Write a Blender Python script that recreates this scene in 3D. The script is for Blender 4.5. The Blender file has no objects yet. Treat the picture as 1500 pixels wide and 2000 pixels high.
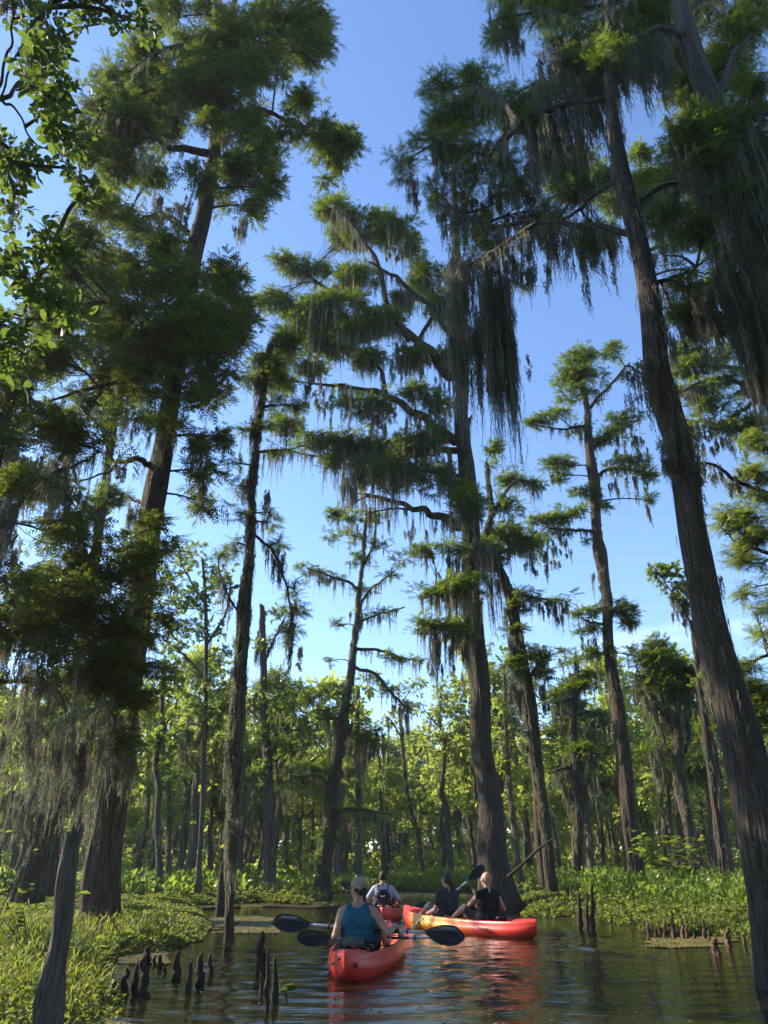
import bpy, bmesh, math, random
import numpy as np
from mathutils import Vector, Matrix
SC = bpy.context.scene
COL = SC.collection
rad = math.radians
# ---------------- camera, sky, sun, exposure ----------------
EYE = 1.10; PITCH = 25.5; FPX = 1444.4
cam = bpy.data.cameras.new('camera'); camo = bpy.data.objects.new('camera', cam); COL.objects.link(camo)
cam.sensor_fit = 'VERTICAL'; cam.sensor_height = 36.0; cam.sensor_width = 27.0; cam.lens = 26.0
cam.clip_start = 0.05; cam.clip_end = 20000
camo.location = (0, 0, EYE); camo.rotation_euler = (rad(90 + PITCH), 0, 0)
SC.camera = camo
SUN_AZ = 20.0      # degrees forward of due left
SUN_EL = 31.0
w = bpy.data.worlds.new('World'); SC.world = w; w.use_nodes = True
nt = w.node_tree; nt.nodes.clear()
out = nt.nodes.new('ShaderNodeOutputWorld'); bg = nt.nodes.new('ShaderNodeBackground')
sky = nt.nodes.new('ShaderNodeTexSky'); sky.sky_type = 'NISHITA'; sky.sun_disc = False
sky.sun_elevation = rad(SUN_EL); sky.sun_rotation = rad(-90 + SUN_AZ)
sky.air_density = 1.0; sky.dust_density = 0.15; sky.ozone_density = 2.0; sky.altitude = 0
# faint wisps of cloud low in the sky, laid out by sky direction
tc = nt.nodes.new('ShaderNodeTexCoord'); mp = nt.nodes.new('ShaderNodeMapping'); mp.inputs['Scale'].default_value = (1.6, 1.6, 6.5)
nz = nt.nodes.new('ShaderNodeTexNoise'); nz.inputs['Scale'].default_value = 2.6; nz.inputs['Detail'].default_value = 7; nz.inputs['Roughness'].default_value = .6; nz.inputs['Distortion'].default_value = .35
cr = nt.nodes.new('ShaderNodeMapRange'); cr.inputs['From Min'].default_value = .52; cr.inputs['From Max'].default_value = .95
sx = nt.nodes.new('ShaderNodeSeparateXYZ')
el = nt.nodes.new('ShaderNodeMapRange'); el.inputs['From Min'].default_value = .36; el.inputs['From Max'].default_value = .16
ax = nt.nodes.new('ShaderNodeMapRange'); ax.inputs['From Min'].default_value = .10; ax.inputs['From Max'].default_value = .32
m0 = nt.nodes.new('ShaderNodeMath'); m0.operation = 'MULTIPLY'
m1 = nt.nodes.new('ShaderNodeMath'); m1.operation = 'MULTIPLY'
mx = nt.nodes.new('ShaderNodeMixRGB'); mx.inputs['Color2'].default_value = (7.0, 7.6, 8.4, 1)
L = nt.links.new
L(tc.outputs['Generated'], mp.inputs['Vector']); L(mp.outputs['Vector'], nz.inputs['Vector']); L(nz.outputs['Fac'], cr.inputs['Value'])
L(tc.outputs['Generated'], sx.inputs[0]); L(sx.outputs['Z'], el.inputs['Value']); L(sx.outputs['X'], ax.inputs['Value'])
L(el.outputs[0], m0.inputs[0]); L(ax.outputs[0], m0.inputs[1]); L(cr.outputs[0], m1.inputs[0]); L(m0.outputs[0], m1.inputs[1])
tint = nt.nodes.new('ShaderNodeMixRGB'); tint.blend_type = 'MULTIPLY'; tint.inputs['Fac'].default_value = 1; tint.inputs['Color2'].default_value = (.85, .95, 1.11, 1)
L(sky.outputs[0], tint.inputs['Color1']); L(m1.outputs[0], mx.inputs['Fac']); L(tint.outputs[0], mx.inputs['Color1'])
L(mx.outputs[0], bg.inputs['Color']); bg.inputs['Strength'].default_value = 0.132
L(bg.outputs[0], out.inputs['Surface'])
sl = bpy.data.lights.new('sun', 'SUN'); so = bpy.data.objects.new('sun', sl); COL.objects.link(so)
sl.energy = 5.0; sl.angle = rad(0.53); sl.color = (1.0, .87, .68)
SUND = Vector((-math.cos(rad(SUN_EL)) * math.cos(rad(SUN_AZ)), math.cos(rad(SUN_EL)) * math.sin(rad(SUN_AZ)), math.sin(rad(SUN_EL))))
so.rotation_euler = SUND.to_track_quat('Z', 'Y').to_euler(); so.location = (-30, 10, 30)
SC.view_settings.view_transform = 'Standard'; SC.view_settings.look = 'None'; SC.view_settings.exposure = 1.22; SC.view_settings.gamma = 1.0
SC.view_settings.use_curve_mapping = False
SC.cycles.max_bounces = 6; SC.cycles.diffuse_bounces = 3; SC.cycles.glossy_bounces = 3; SC.cycles.transmission_bounces = 4; SC.cycles.caustics_reflective = False; SC.cycles.caustics_refractive = False
# ---------------- place arithmetic ----------------
CP, SP = math.cos(rad(PITCH)), math.sin(rad(PITCH))
def P(px, py, Y):
    """point of the vertical plane at distance Y seen in direction (px,py); returns position and metres per pixel"""
    x, v = px - 750.0, 1000.0 - py
    dy = -v * SP + FPX * CP; dz = v * CP + FPX * SP
    t = Y / dy
    return np.array((x * t, Y, EYE + dz * t)), t
def G(px, py, z=0.0):
    x, v = px - 750.0, 1000.0 - py
    dy = -v * SP + FPX * CP; dz = v * CP + FPX * SP
    t = (z - EYE) / dz
    return np.array((x * t, dy * t, z))
# ---------------- mesh helpers ----------------
OFF = {}
class Buf:
    def __init__(s): s.V = []; s.T = []; s.Q = []; s.n = 0
    def add(s, v, tris=None, quads=None):
        v = np.asarray(v, dtype=np.float64).reshape(-1, 3)
        if tris is not None and len(tris): s.T.append(np.asarray(tris, dtype=np.int64).reshape(-1, 3) + s.n)
        if quads is not None and len(quads): s.Q.append(np.asarray(quads, dtype=np.int64).reshape(-1, 4) + s.n)
        s.V.append(v); s.n += len(v)
    def soup(s, tri):      # (N,3,3) loose triangles
        tri = np.asarray(tri).reshape(-1, 3, 3); s.add(tri.reshape(-1, 3), tris=np.arange(len(tri) * 3).reshape(-1, 3))
    def soupq(s, q):
        q = np.asarray(q).reshape(-1, 4, 3); s.add(q.reshape(-1, 3), quads=np.arange(len(q) * 4).reshape(-1, 4))
    def build(s, name, mat, parent=None, smooth=False):
        off = OFF.get(parent.name, np.zeros(3)) if parent else np.zeros(3)
        V = (np.concatenate(s.V) if s.V else np.zeros((0, 3))) - off
        T = np.concatenate(s.T) if s.T else np.zeros((0, 3), int)
        Q = np.concatenate(s.Q) if s.Q else np.zeros((0, 4), int)
        me = bpy.data.meshes.new(name)
        me.vertices.add(len(V)); me.vertices.foreach_set('co', V.astype(np.float32).ravel())
        nl = len(T) * 3 + len(Q) * 4; me.loops.add(nl); me.polygons.add(len(T) + len(Q))
        me.loops.foreach_set('vertex_index', np.concatenate([T.ravel(), Q.ravel()]).astype(np.int32))
        st = np.concatenate([np.arange(len(T)) * 3, len(T) * 3 + np.arange(len(Q)) * 4]).astype(np.int32)
        me.polygons.foreach_set('loop_start', st)
        try: me.polygons.foreach_set('loop_total', np.concatenate([np.full(len(T), 3), np.full(len(Q), 4)]).astype(np.int32))
        except Exception: pass
        me.polygons.foreach_set('use_smooth', np.full(len(T) + len(Q), smooth, dtype=bool))
        me.update(calc_edges=True)
        if isinstance(mat, (list, tuple)):      # first material on the leaf triangles, second on the twig quads
            for m_ in mat: me.materials.append(m_)
            mi = np.zeros(len(T) + len(Q), dtype=np.int32); mi[len(T):] = 1; me.polygons.foreach_set('material_index', mi)
        elif mat: me.materials.append(mat)
        o = bpy.data.objects.new(name, me); COL.objects.link(o)
        if parent: o.parent = parent; OFF[o.name] = off
        return o
def tag(o, label=None, cat=None, group=None, kind=None):
    if label: o['label'] = label
    if cat: o['category'] = cat
    if group: o['group'] = group
    if kind: o['kind'] = kind
    return o
def empty(name, loc, label, cat, group=None):
    o = bpy.data.objects.new(name, None); COL.objects.link(o); o.location = tuple(float(c) for c in loc); o.empty_display_size = .2
    OFF[o.name] = np.array(loc, dtype=float); return tag(o, label, cat, group)
def copy_tree(o, parent=None):
    c = o.copy(); COL.objects.link(c)
    if parent: c.parent = parent
    for ch in list(o.children): copy_tree(ch, c)
    return c
def hash3(i, j, k, s):
    n = (i * 374761393 + j * 668265263 + k * 2147483647 + s * 974634777).astype(np.int64) & 0x7fffffff
    n = (n ^ (n >> 13)) * 1274126177 & 0x7fffffff
    n = (n ^ (n >> 16)) * 69069 & 0x7fffffff
    return (n & 0xffff) / 65535.0
def vnoise(p, s=0):
    p = np.asarray(p, float); f = np.floor(p); r = p - f; r = r * r * (3 - 2 * r); i = f.astype(np.int64); o = 0
    for a in (0, 1):
        for b in (0, 1):
            for c in (0, 1):
                wgt = (r[..., 0] if a else 1 - r[..., 0]) * (r[..., 1] if b else 1 - r[..., 1]) * (r[..., 2] if c else 1 - r[..., 2])
                o = o + wgt * hash3(i[..., 0] + a, i[..., 1] + b, i[..., 2] + c, s)
    return o * 2 - 1
def catmull(pts, n):
    pts = np.asarray(pts, float)
    if len(pts) < 3:
        t = np.linspace(0, 1, n)[:, None]; return pts[0] * (1 - t) + pts[-1] * t
    P_ = np.vstack([2 * pts[0] - pts[1], pts, 2 * pts[-1] - pts[-2]]); m = len(pts) - 1
    u = np.linspace(0, m - 1e-6, n); i = u.astype(int); t = (u - i)[:, None]
    a, b, c, d = P_[i], P_[i + 1], P_[i + 2], P_[i + 3]
    return .5 * ((2 * b) + (-a + c) * t + (2 * a - 5 * b + 4 * c - d) * t * t + (-a + 3 * b - 3 * c + d) * t ** 3)
def norm(v): return v / np.maximum(np.linalg.norm(v, axis=-1, keepdims=True), 1e-9)
def frames(c):
    T = norm(np.gradient(c, axis=0)); n = len(c); A = np.zeros_like(c)
    up = np.array((0, 1., 0)) if abs(T[0][1]) < .9 else np.array((1., 0, 0))
    a = norm(np.cross(T[0], up)); 
    for i in range(n):
        a = a - T[i] * np.dot(a, T[i]); a = a / max(np.linalg.norm(a), 1e-9); A[i] = a
    return T, A, np.cross(T, A)
def tube(buf, c, r, n=8, caps=True, mod=None):
    c = np.asarray(c, float); r = np.broadcast_to(np.asarray(r, float), (len(c),)); T, A, B = frames(c)
    th = np.linspace(0, 2 * math.pi, n, endpoint=False)
    rr = r[:, None] * (np.ones((len(c), n)) if mod is None else mod(th, c, r))
    v = c[:, None, :] + rr[..., None] * (np.cos(th)[None, :, None] * A[:, None, :] + np.sin(th)[None, :, None] * B[:, None, :])
    i = np.arange(len(c) - 1)[:, None]; j = np.arange(n)[None, :]; jn = (j + 1) % n
    q = np.stack([i * n + j, i * n + jn, (i + 1) * n + jn, (i + 1) * n + j], -1).reshape(-1, 4)
    vv = v.reshape(-1, 3); tr = None
    if caps:
        m = len(vv); vv = np.vstack([vv, c[0], c[-1]]); jj = np.arange(n); e = (len(c) - 1) * n
        tr = np.vstack([np.stack([np.full(n, m), (jj + 1) % n, jj], -1), np.stack([np.full(n, m + 1), e + jj, e + (jj + 1) % n], -1)])
    buf.add(vv, tris=tr, quads=q)
def twigs(buf, a, b, r0, r1, sag, rng, seg=4):      # many thin three-sided twigs at once
    a = np.asarray(a); b = np.asarray(b); N = len(a)
    if N == 0: return
    u = np.linspace(0, 1, seg + 1)[None, :, None]
    mid = rng.normal(0, 1, (N, 1, 3)) * np.linalg.norm(b - a, axis=1)[:, None, None] * .09
    c = a[:, None] * (1 - u) + b[:, None] * u + np.sin(u * math.pi) * (mid + np.array((0, 0, 1.)) * sag)
    d = norm(b - a); s = norm(np.cross(d, np.array((.3, .2, 1.)))); t = np.cross(d, s)
    rr = (r0 * (1 - u) + r1 * u)
    v = np.stack([c + rr * (math.cos(k) * s[:, None] + math.sin(k) * t[:, None]) for k in (0, 2.094, 4.189)], 2)  # N,seg+1,3,3
    base = (np.arange(N) * (seg + 1) * 3)[:, None, None] + (np.arange(seg) * 3)[None, :, None]
    j = np.arange(3)[None, None, :]; jn = (j + 1) % 3
    q = np.stack([base + j, base + jn, base + 3 + jn, base + 3 + j], -1).reshape(-1, 4)
    buf.add(v.reshape(-1, 3), quads=q)
# ---------------- materials ----------------
def newmat(name):
    m = bpy.data.materials.new(name); m.use_nodes = True; m.node_tree.nodes.clear(); return m, m.node_tree
def nod(nt, t, **kw):
    n = nt.nodes.new(t)
    for k, v in kw.items():
        if k in n.inputs: n.inputs[k].default_value = v
        else: setattr(n, k, v)
    return n
def ramp(nt, cols, pos=None):
    r = nt.nodes.new('ShaderNodeValToRGB'); e = r.color_ramp.elements; n = len(cols)
    pos = pos or [i / (n - 1) for i in range(n)]
    while len(e) < n: e.new(.5)
    for i in range(n): e[i].position = pos[i]; e[i].color = tuple(cols[i]) + (1,)
    return r
def leaf_mat(name, dark, light, trans, tfac=.45, rough=.55, scale=1.3, spec=.35):
    m, t = newmat(name); l = t.links.new
    geo = nod(t, 'ShaderNodeNewGeometry'); tc = nod(t, 'ShaderNodeTexCoord'); nz = nod(t, 'ShaderNodeTexNoise', Scale=scale, Detail=3.0)
    l(tc.outputs['Object'], nz.inputs['Vector'])
    ad = nod(t, 'ShaderNodeMath', operation='ADD'); mu = nod(t, 'ShaderNodeMath', operation='MULTIPLY'); mu.inputs[1].default_value = .45
    ct = nod(t, 'ShaderNodeMapRange', **{'From Min': .3, 'From Max': .7, 'To Max': .6})
    l(geo.outputs['Random Per Island'], mu.inputs[0]); l(nz.outputs['Fac'], ct.inputs['Value']); l(mu.outputs[0], ad.inputs[0]); l(ct.outputs[0], ad.inputs[1])
    r = ramp(t, [dark, light]); l(ad.outputs[0], r.inputs[0])
    r2 = ramp(t, [tuple(c * .6 for c in trans), trans]); l(ad.outputs[0], r2.inputs[0])
    p = nod(t, 'ShaderNodeBsdfPrincipled', Roughness=rough); p.inputs['Specular IOR Level'].default_value = spec
    l(r.outputs[0], p.inputs['Base Color']); tr = nod(t, 'ShaderNodeBsdfTranslucent'); l(r2.outputs[0], tr.inputs['Color'])
    mx = nod(t, 'ShaderNodeMixShader', Fac=tfac); l(p.outputs[0], mx.inputs[1]); l(tr.outputs[0], mx.inputs[2])
    o = nod(t, 'ShaderNodeOutputMaterial'); l(mx.outputs[0], o.inputs['Surface']); return m
def bark_mat(name, dark, light, sc=1.0, moss=None, bump=.6):
    m, t = newmat(name); l = t.links.new; tc = nod(t, 'ShaderNodeTexCoord')
    mp = nod(t, 'ShaderNodeMapping', Scale=(14 * sc, 14 * sc, 1.3 * sc)); l(tc.outputs['Object'], mp.inputs['Vector'])
    n1 = nod(t, 'ShaderNodeTexNoise', Scale=1.6, Detail=7.0, Roughness=.65); l(mp.outputs[0], n1.inputs['Vector'])
    n1.inputs['Distortion'].default_value = .4
    n2 = nod(t, 'ShaderNodeTexNoise', Scale=1.1, Detail=3.0); l(tc.outputs['Object'], n2.inputs['Vector'])
    mp2 = nod(t, 'ShaderNodeMapping', Scale=(30 * sc, 30 * sc, 4 * sc)); l(tc.outputs['Object'], mp2.inputs['Vector'])
    n3 = nod(t, 'ShaderNodeTexVoronoi', Scale=1.0); l(mp2.outputs[0], n3.inputs['Vector'])
    r = ramp(t, [dark, tuple((a + b) * .5 for a, b in zip(dark, light)), light], [.3, .5, .72]); l(n1.outputs['Fac'], r.inputs[0])
    src = r.outputs[0]
    if moss:
        mr = nod(t, 'ShaderNodeMapRange', **{'From Min': .5, 'From Max': .62}); l(n2.outputs['Fac'], mr.inputs['Value'])
        mm = nod(t, 'ShaderNodeMixRGB'); mm.inputs['Color2'].default_value = tuple(moss) + (1,); l(mr.outputs[0], mm.inputs['Fac']); l(src, mm.inputs['Color1']); src = mm.outputs[0]
    p = nod(t, 'ShaderNodeBsdfPrincipled', Roughness=.92); p.inputs['Specular IOR Level'].default_value = .2; l(src, p.inputs['Base Color'])
    ad = nod(t, 'ShaderNodeMath', operation='ADD'); l(n1.outputs['Fac'], ad.inputs[0]); l(n3.outputs['Distance'], ad.inputs[1])
    b = nod(t, 'ShaderNodeBump', Strength=bump, Distance=.03); l(ad.outputs[0], b.inputs['Height']); l(b.outputs[0], p.inputs['Normal'])
    o = nod(t, 'ShaderNodeOutputMaterial'); l(p.outputs[0], o.inputs['Surface']); return m
def plain(name, col, rough=.6, spec=.4, metal=0., nscale=0, ncol=None, bump=0., bscale=60., coat=0., blo=.42, bhi=.62):
    m, t = newmat(name); l = t.links.new
    p = nod(t, 'ShaderNodeBsdfPrincipled', Roughness=rough, Metallic=metal); p.inputs['Specular IOR Level'].default_value = spec
    p.inputs['Coat Weight'].default_value = coat; p.inputs['Coat Roughness'].default_value = .15
    p.inputs['Base Color'].default_value = tuple(col) + (1,); tc = nod(t, 'ShaderNodeTexCoord')
    if ncol is not None:
        nz = nod(t, 'ShaderNodeTexNoise', Scale=nscale, Detail=5.0); l(tc.outputs['Object'], nz.inputs['Vector'])
        r = ramp(t, [col, ncol], [blo, bhi]); l(nz.outputs['Fac'], r.inputs[0]); l(r.outputs[0], p.inputs['Base Color'])
    if bump:
        nb = nod(t, 'ShaderNodeTexNoise', Scale=bscale, Detail=3.0); l(tc.outputs['Object'], nb.inputs['Vector'])
        b = nod(t, 'ShaderNodeBump', Strength=min(bump, 1.0), Distance=.025 if bump >= 1 else .01); l(nb.outputs['Fac'], b.inputs['Height']); l(b.outputs[0], p.inputs['Normal'])
    o = nod(t, 'ShaderNodeOutputMaterial'); l(p.outputs[0], o.inputs['Surface']); return m
M = {}
M['cypress'] = leaf_mat('cypress_leaves', (.018, .038, .008), (.07, .115, .015), (.28, .40, .03), .40)
M['feather'] = leaf_mat('feathery_cypress_leaves', (.022, .038, .010), (.075, .108, .018), (.24, .32, .035), .40)
M['bright'] = leaf_mat('bright_leaves', (.05, .10, .015), (.12, .18, .03), (.36, .46, .05), .5)  # lighter, yellower leaf green than the cypress foliage above
M['broad'] = leaf_mat('broad_leaves', (.03, .07, .015), (.09, .14, .025), (.30, .42, .05), .5, rough=.4)
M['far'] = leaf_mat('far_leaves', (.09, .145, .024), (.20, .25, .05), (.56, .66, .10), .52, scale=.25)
M['tupelo'] = leaf_mat('tupelo_leaves', (.025, .05, .014), (.075, .11, .025), (.22, .33, .045), .40, rough=.6)
M['moss'] = leaf_mat('spanish_moss', (.115, .12, .085), (.31, .305, .225), (.34, .34, .23), .42, rough=.9, scale=1.2, spec=.1)
M['mossfar'] = leaf_mat('far_spanish_moss', (.15, .15, .095), (.30, .285, .19), (.34, .33, .2), .42, rough=.9, spec=.1)
M['bark'] = bark_mat('cypress_bark', (.014, .012, .010), (.105, .085, .066), bump=1.0)
M['barkred'] = bark_mat('reddish_cypress_bark', (.018, .014, .011), (.14, .10, .072), bump=1.0)
M['barkmoss'] = bark_mat('mossy_bark', (.016, .014, .011), (.10, .083, .06), moss=(.09, .088, .058), bump=1.0)
M['barkfar'] = bark_mat('pale_grey_bark', (.035, .03, .025), (.145, .12, .098), sc=.5, bump=.3)
M['deadwood'] = bark_mat('weathered_grey_wood', (.045, .038, .031), (.21, .185, .155), sc=1.6, bump=1.0)
M['knee'] = bark_mat('dark_wet_knee_bark', (.012, .010, .008), (.075, .055, .04), sc=1.3)
M['kneered'] = bark_mat('reddish_knee_bark', (.03, .018, .012), (.19, .11, .07), sc=1.3)
M['twig'] = bark_mat('twig_bark', (.03, .025, .02), (.11, .09, .07), sc=2, bump=.2)
# ---------------- foliage ----------------
def tmpl_spray(pairs, ll, lw, ang=55, droop=.12, taper=.55):
    tr = []
    tr.append([(0, -.012, 0), (0, .012, 0), (1, 0, -droop)])
    for i in range(pairs):
        u = (i + .6) / (pairs + .3); z = -droop * u * u; k = ll * (1 - taper * abs(u - .35) / .65)
        for s in (-1, 1):
            a = rad(ang - 12 * u); ex, ey = u + k * math.cos(a), s * k * math.sin(a)
            tr.append([(u - lw, 0, z), (u + lw, 0, z), (ex, ey, z - .18 * k)])
            
    return np.array(tr)
def tmpl_leafy(n, l, wd, rng):      # twig tip carrying n oval leaves, each two triangles
    tr = []
    for i in range(n):
        u = (i + .5) / n; a = i * 2.4; b = .6
        d = np.array((math.cos(b), math.sin(b) * math.cos(a), math.sin(b) * math.sin(a) * .6 + .1)); d = norm(d)
        s = norm(np.cross(d, (0, 0, 1.))); o = np.array((u * .6, 0, 0)); k = l * (.8 + .4 * rng.random())
        dn = np.array((0, 0, -.12 * k))
        p0, p1, p2, p3 = o, o + d * k * .5 + s * wd * .5 + dn, o + d * k + dn * 2, o + d * k * .5 - s * wd * .5 + dn
        tr += [[p0, p1, p2], [p0, p2, p3]]
    return np.array(tr)
TR = np.random.default_rng(5)
def tmpl_oval(n, l, wd, rng):       # twig tip with a fan of pointed oval leaves, six triangles each
    tr = []; U = [(0, 0), (.28, .8), (.55, 1), (.82, .62), (1, 0)]
    for i in range(n):
        a = i * 2.4 + .3; o = np.array((.12 + .5 * i / n, 0, 0)); d = norm(np.array((.5, math.cos(a), math.sin(a) * .45 + .1))); s = norm(np.cross(d, (0.1, 0, 1.))); up = np.cross(s, d); k = l * (.75 + .45 * rng.random())
        for j in range(4):
            (u0, w0), (u1, w1) = U[j], U[j + 1]
            for e in (-1, 1):
                f = lambda u_, w_: o + d * k * u_ + s * e * wd * .5 * w_ + up * (.10 * wd * w_) - np.array((0, 0, .22 * k * u_ * u_))
                c0, c1 = f(u0, 0), f(u1, 0); e0, e1 = f(u0, w0), f(u1, w1)
                if w0 > 0: tr.append([c0, e0, c1])
                if w1 > 0: tr.append([e0, e1, c1])
    return np.array(tr)
TPL = {
 'fine': tmpl_spray(5, .38, .042, 56, .22),
 'mid': tmpl_spray(4, .42, .085, 54, .14),
 'coarse': tmpl_spray(3, .45, .11, 50, .1),
 'leafy': tmpl_leafy(6, .42, .22, TR),
 'leafynear': tmpl_oval(5, .62, .32, TR),
 'leafyfar': tmpl_leafy(3, .75, .5, TR),
}
def put(buf, tpl, pos, d, nrm, L_):
    d = norm(d); s = norm(np.cross(nrm, d)); n = np.cross(d, s)
    R = np.stack([d, s, n], -1)            # N,3,3  columns
    L_ = np.broadcast_to(L_, (len(pos),))
    v = np.einsum('nij,tkj->ntki', R, tpl) * L_[:, None, None, None] + pos[:, None, None, :]
    buf.soup(v.reshape(-1, 3, 3))
def puffs(buf, c, r, ns, tpl, L_, rng, flat=.6, lift=.15, nup=.9):
    """c (N,3) puff centres, r radii; sprays stick outwards all round each"""
    N = len(c)
    if N == 0: return
    u = norm(rng.normal(0, 1, (N, ns, 3))); rr = r[:, None, None] * (.25 + .75 * rng.random((N, ns, 1)) ** .5)
    pos = c[:, None] + u * rr * np.array((1, 1, flat))
    d = u * np.array((1, 1, .5)) + rng.normal(0, .45, (N, ns, 3)) + np.array((0, 0, lift))
    nr = rng.normal(0, .55, (N, ns, 3)) + np.array((0, 0, nup))
    put(buf, tpl, pos.reshape(-1, 3), d.reshape(-1, 3), nr.reshape(-1, 3), L_ * (.6 + .7 * rng.random(N * ns)))
def boughlets(buf, tb, c, r, ns, tpl, L_, rng, flat=.6, lift=.15, nt=4, droop=.25):
    """flat feathery sprays set left and right along short twigs that fan out of each centre"""
    N = len(c)
    if N == 0: return
    m = max(3, ns // nt); a = rng.random((N, nt)) * 6.28; el = rng.normal(lift, .38, (N, nt)); d = np.stack([np.cos(a), np.sin(a), el], -1); d = norm(d); ln = r[:, None] * (1.1 + 1.3 * rng.random((N, nt)))
    o = c[:, None] + rng.normal(0, .3, (N, nt, 3)) * r[:, None, None] * np.array((1, 1, flat)); e = o + d * ln[..., None]; e[..., 2] -= droop * ln
    sd = norm(np.cross(d, np.array((0, 0, 1.)) + rng.normal(0, .35, (N, nt, 3))))
    u = (np.arange(m)[None, None, :] + rng.random((N, nt, m))) / m; p = o[:, :, None] * (1 - u[..., None]) + (e)[:, :, None] * u[..., None]; p[..., 2] += .25 * droop * ln[..., None] * np.sin(u * math.pi)
    sg = np.where(rng.random((N, nt, m)) < .5, -1., 1.)[..., None]; k = (.35 + .65 * np.minimum(1, (1 - u) * 1.6))
    dd = d[:, :, None] * (.55 + .9 * u[..., None] ** 3) + sd[:, :, None] * sg * .9 * (1 - u[..., None] ** 4) + rng.normal(0, .22, (N, nt, m, 3)); dd[..., 2] -= droop * .35
    nr = np.cross(sd, d)[:, :, None] + rng.normal(0, .30, (N, nt, m, 3)); nr = nr * np.sign(nr[..., 2:3] + 1e-6)
    put(buf, tpl, p.reshape(-1, 3), dd.reshape(-1, 3), nr.reshape(-1, 3), (L_ * k * (.65 + .6 * rng.random((N, nt, m)))).ravel())
    if tb is not None: twigs(tb, o.reshape(-1, 3), e.reshape(-1, 3), .0045, .002, 0, rng, 2)
def strands(buf, top, ln, wd, rng, K=7, fuzz=2):
    N = len(top)
    if N == 0: return
    u = np.linspace(0, 1, K + 1)[None, :]
    ph = rng.random((N, 1)) * 6.28; dirx = rng.normal(0, 1, (N, 2)); 
    jt = rng.normal(0, .009, (N, K + 1, 2)); sw = jt + np.cumsum(rng.normal(0, .010, (N, K + 1, 2)), axis=1) * np.sqrt(np.maximum(ln, .05))[:, None, None]
    c = np.zeros((N, K + 1, 3)); c[..., 0:2] = top[:, None, 0:2] + sw; c[..., 2] = top[:, None, 2] - ln[:, None] * u
    a = rng.random(N) * math.pi; s = np.stack([np.cos(a), np.sin(a), 0 * a], -1)
    hw = wd[:, None] * (.25 + .75 * (1 - u) ** .7) * (.3 + 1.0 * rng.random((N, K + 1))) * .34; hw[:, -1] *= .1
    Lv = c - s[:, None] * hw[..., None]; Rv = c + s[:, None] * hw[..., None]
    v = np.stack([Lv, Rv], 2).reshape(-1, 3)
    b = (np.arange(N) * (K + 1) * 2)[:, None] + (np.arange(K) * 2)[None]
    buf.add(v, quads=np.stack([b, b + 1, b + 3, b + 2], -1).reshape(-1, 4))
    if fuzz:
        F = N * K * fuzz; i = np.repeat(np.arange(N), K * fuzz); uu = rng.random(F); kk = uu * K; k0 = kk.astype(int); f = (kk - k0)[:, None]
        p = c[i, k0] * (1 - f) + c[i, np.minimum(k0 + 1, K)] * f
        d = rng.normal(0, 1, (F, 3)) + np.array((0, 0, -.9)); d = norm(d); l_ = (wd[i] * (.45 + .85 * rng.random(F)))[:, None]
        q = norm(np.cross(d, rng.normal(0, 1, (F, 3)))) * l_ * .13
        buf.soup(np.stack([p - q, p + q, p + d * l_], 1))
def tassels(buf, c, L_, rt, wd, rng, n=10, K=7, fuzz=3):
    """pointed hanks of moss: c (N,3) tops, L_ lengths, rt radii"""
    N = len(c)
    if N == 0: return
    r = rng.random((N, n)) ** .6; a = rng.random((N, n)) * 6.28
    top = np.repeat(c, n, axis=0); top[:, 0] += (np.cos(a) * r * rt[:, None]).ravel(); top[:, 1] += (np.sin(a) * r * rt[:, None]).ravel(); top[:, 2] += rng.normal(0, .05, N * n)
    ln = (L_[:, None] * (1 - .75 * r) * (.55 + .5 * rng.random((N, n)))).ravel()
    strands(buf, top, ln, wd * (.6 + .8 * rng.random(N * n)), rng, K, fuzz)
# ---------------- trees ----------------
def trunk_mod(seed, flute, rb, z0):
    def f(th, c, r):
        z = c[:, 2][:, None]; k = np.clip((r[:, None] / rb - .4) / .6, 0, 1) ** 1.5 * flute
        lob = np.abs(np.sin(th[None] * 3.5 + seed + .15 * z)) ** .7 + .5 * np.abs(np.sin(th[None] * 5 + seed * 2.1))
        cs, sn = np.cos(th)[None] + 0 * z, np.sin(th)[None] + 0 * z
        z = z + 0 * cs
        n1 = vnoise(np.stack([cs * 2.2 + seed, sn * 2.2, z * .9], -1), 3); n2 = vnoise(np.stack([cs * 7 + seed, sn * 7, z * 1.3], -1), 4)
        return 1 + k * (lob - .95) * .34 + .10 * n1 + .055 * n2
    return f
STY = {
 'fine':  dict(tpl='mid', L=.27, pr=.27, ns=30, nt=4, droop=.45, flat=.8, lift=.1, mat='feather', cov=4.9),
 'near':  dict(tpl='fine', L=.23, pr=.21, ns=24, nt=4, flat=.6, lift=.15, mat='cypress', cov=6.6),
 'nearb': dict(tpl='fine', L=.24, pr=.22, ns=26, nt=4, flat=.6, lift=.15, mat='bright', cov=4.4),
 'mid':   dict(tpl='mid', L=.29, pr=.22, ns=20, nt=4, flat=.5, lift=.22, mat='cypress', cov=4.4),
 'midfar':dict(tpl='mid', L=.36, pr=.28, ns=24, nt=4, flat=.5, lift=.2, mat='cypress', cov=4.0),
 'broad': dict(tpl='leafy', L=.30, pr=.36, ns=26, flat=.8, lift=.05, mat='broad', cov=1.5),
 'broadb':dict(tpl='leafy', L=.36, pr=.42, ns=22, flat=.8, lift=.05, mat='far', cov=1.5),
}
NT = [0]; CS = 1.14
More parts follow.
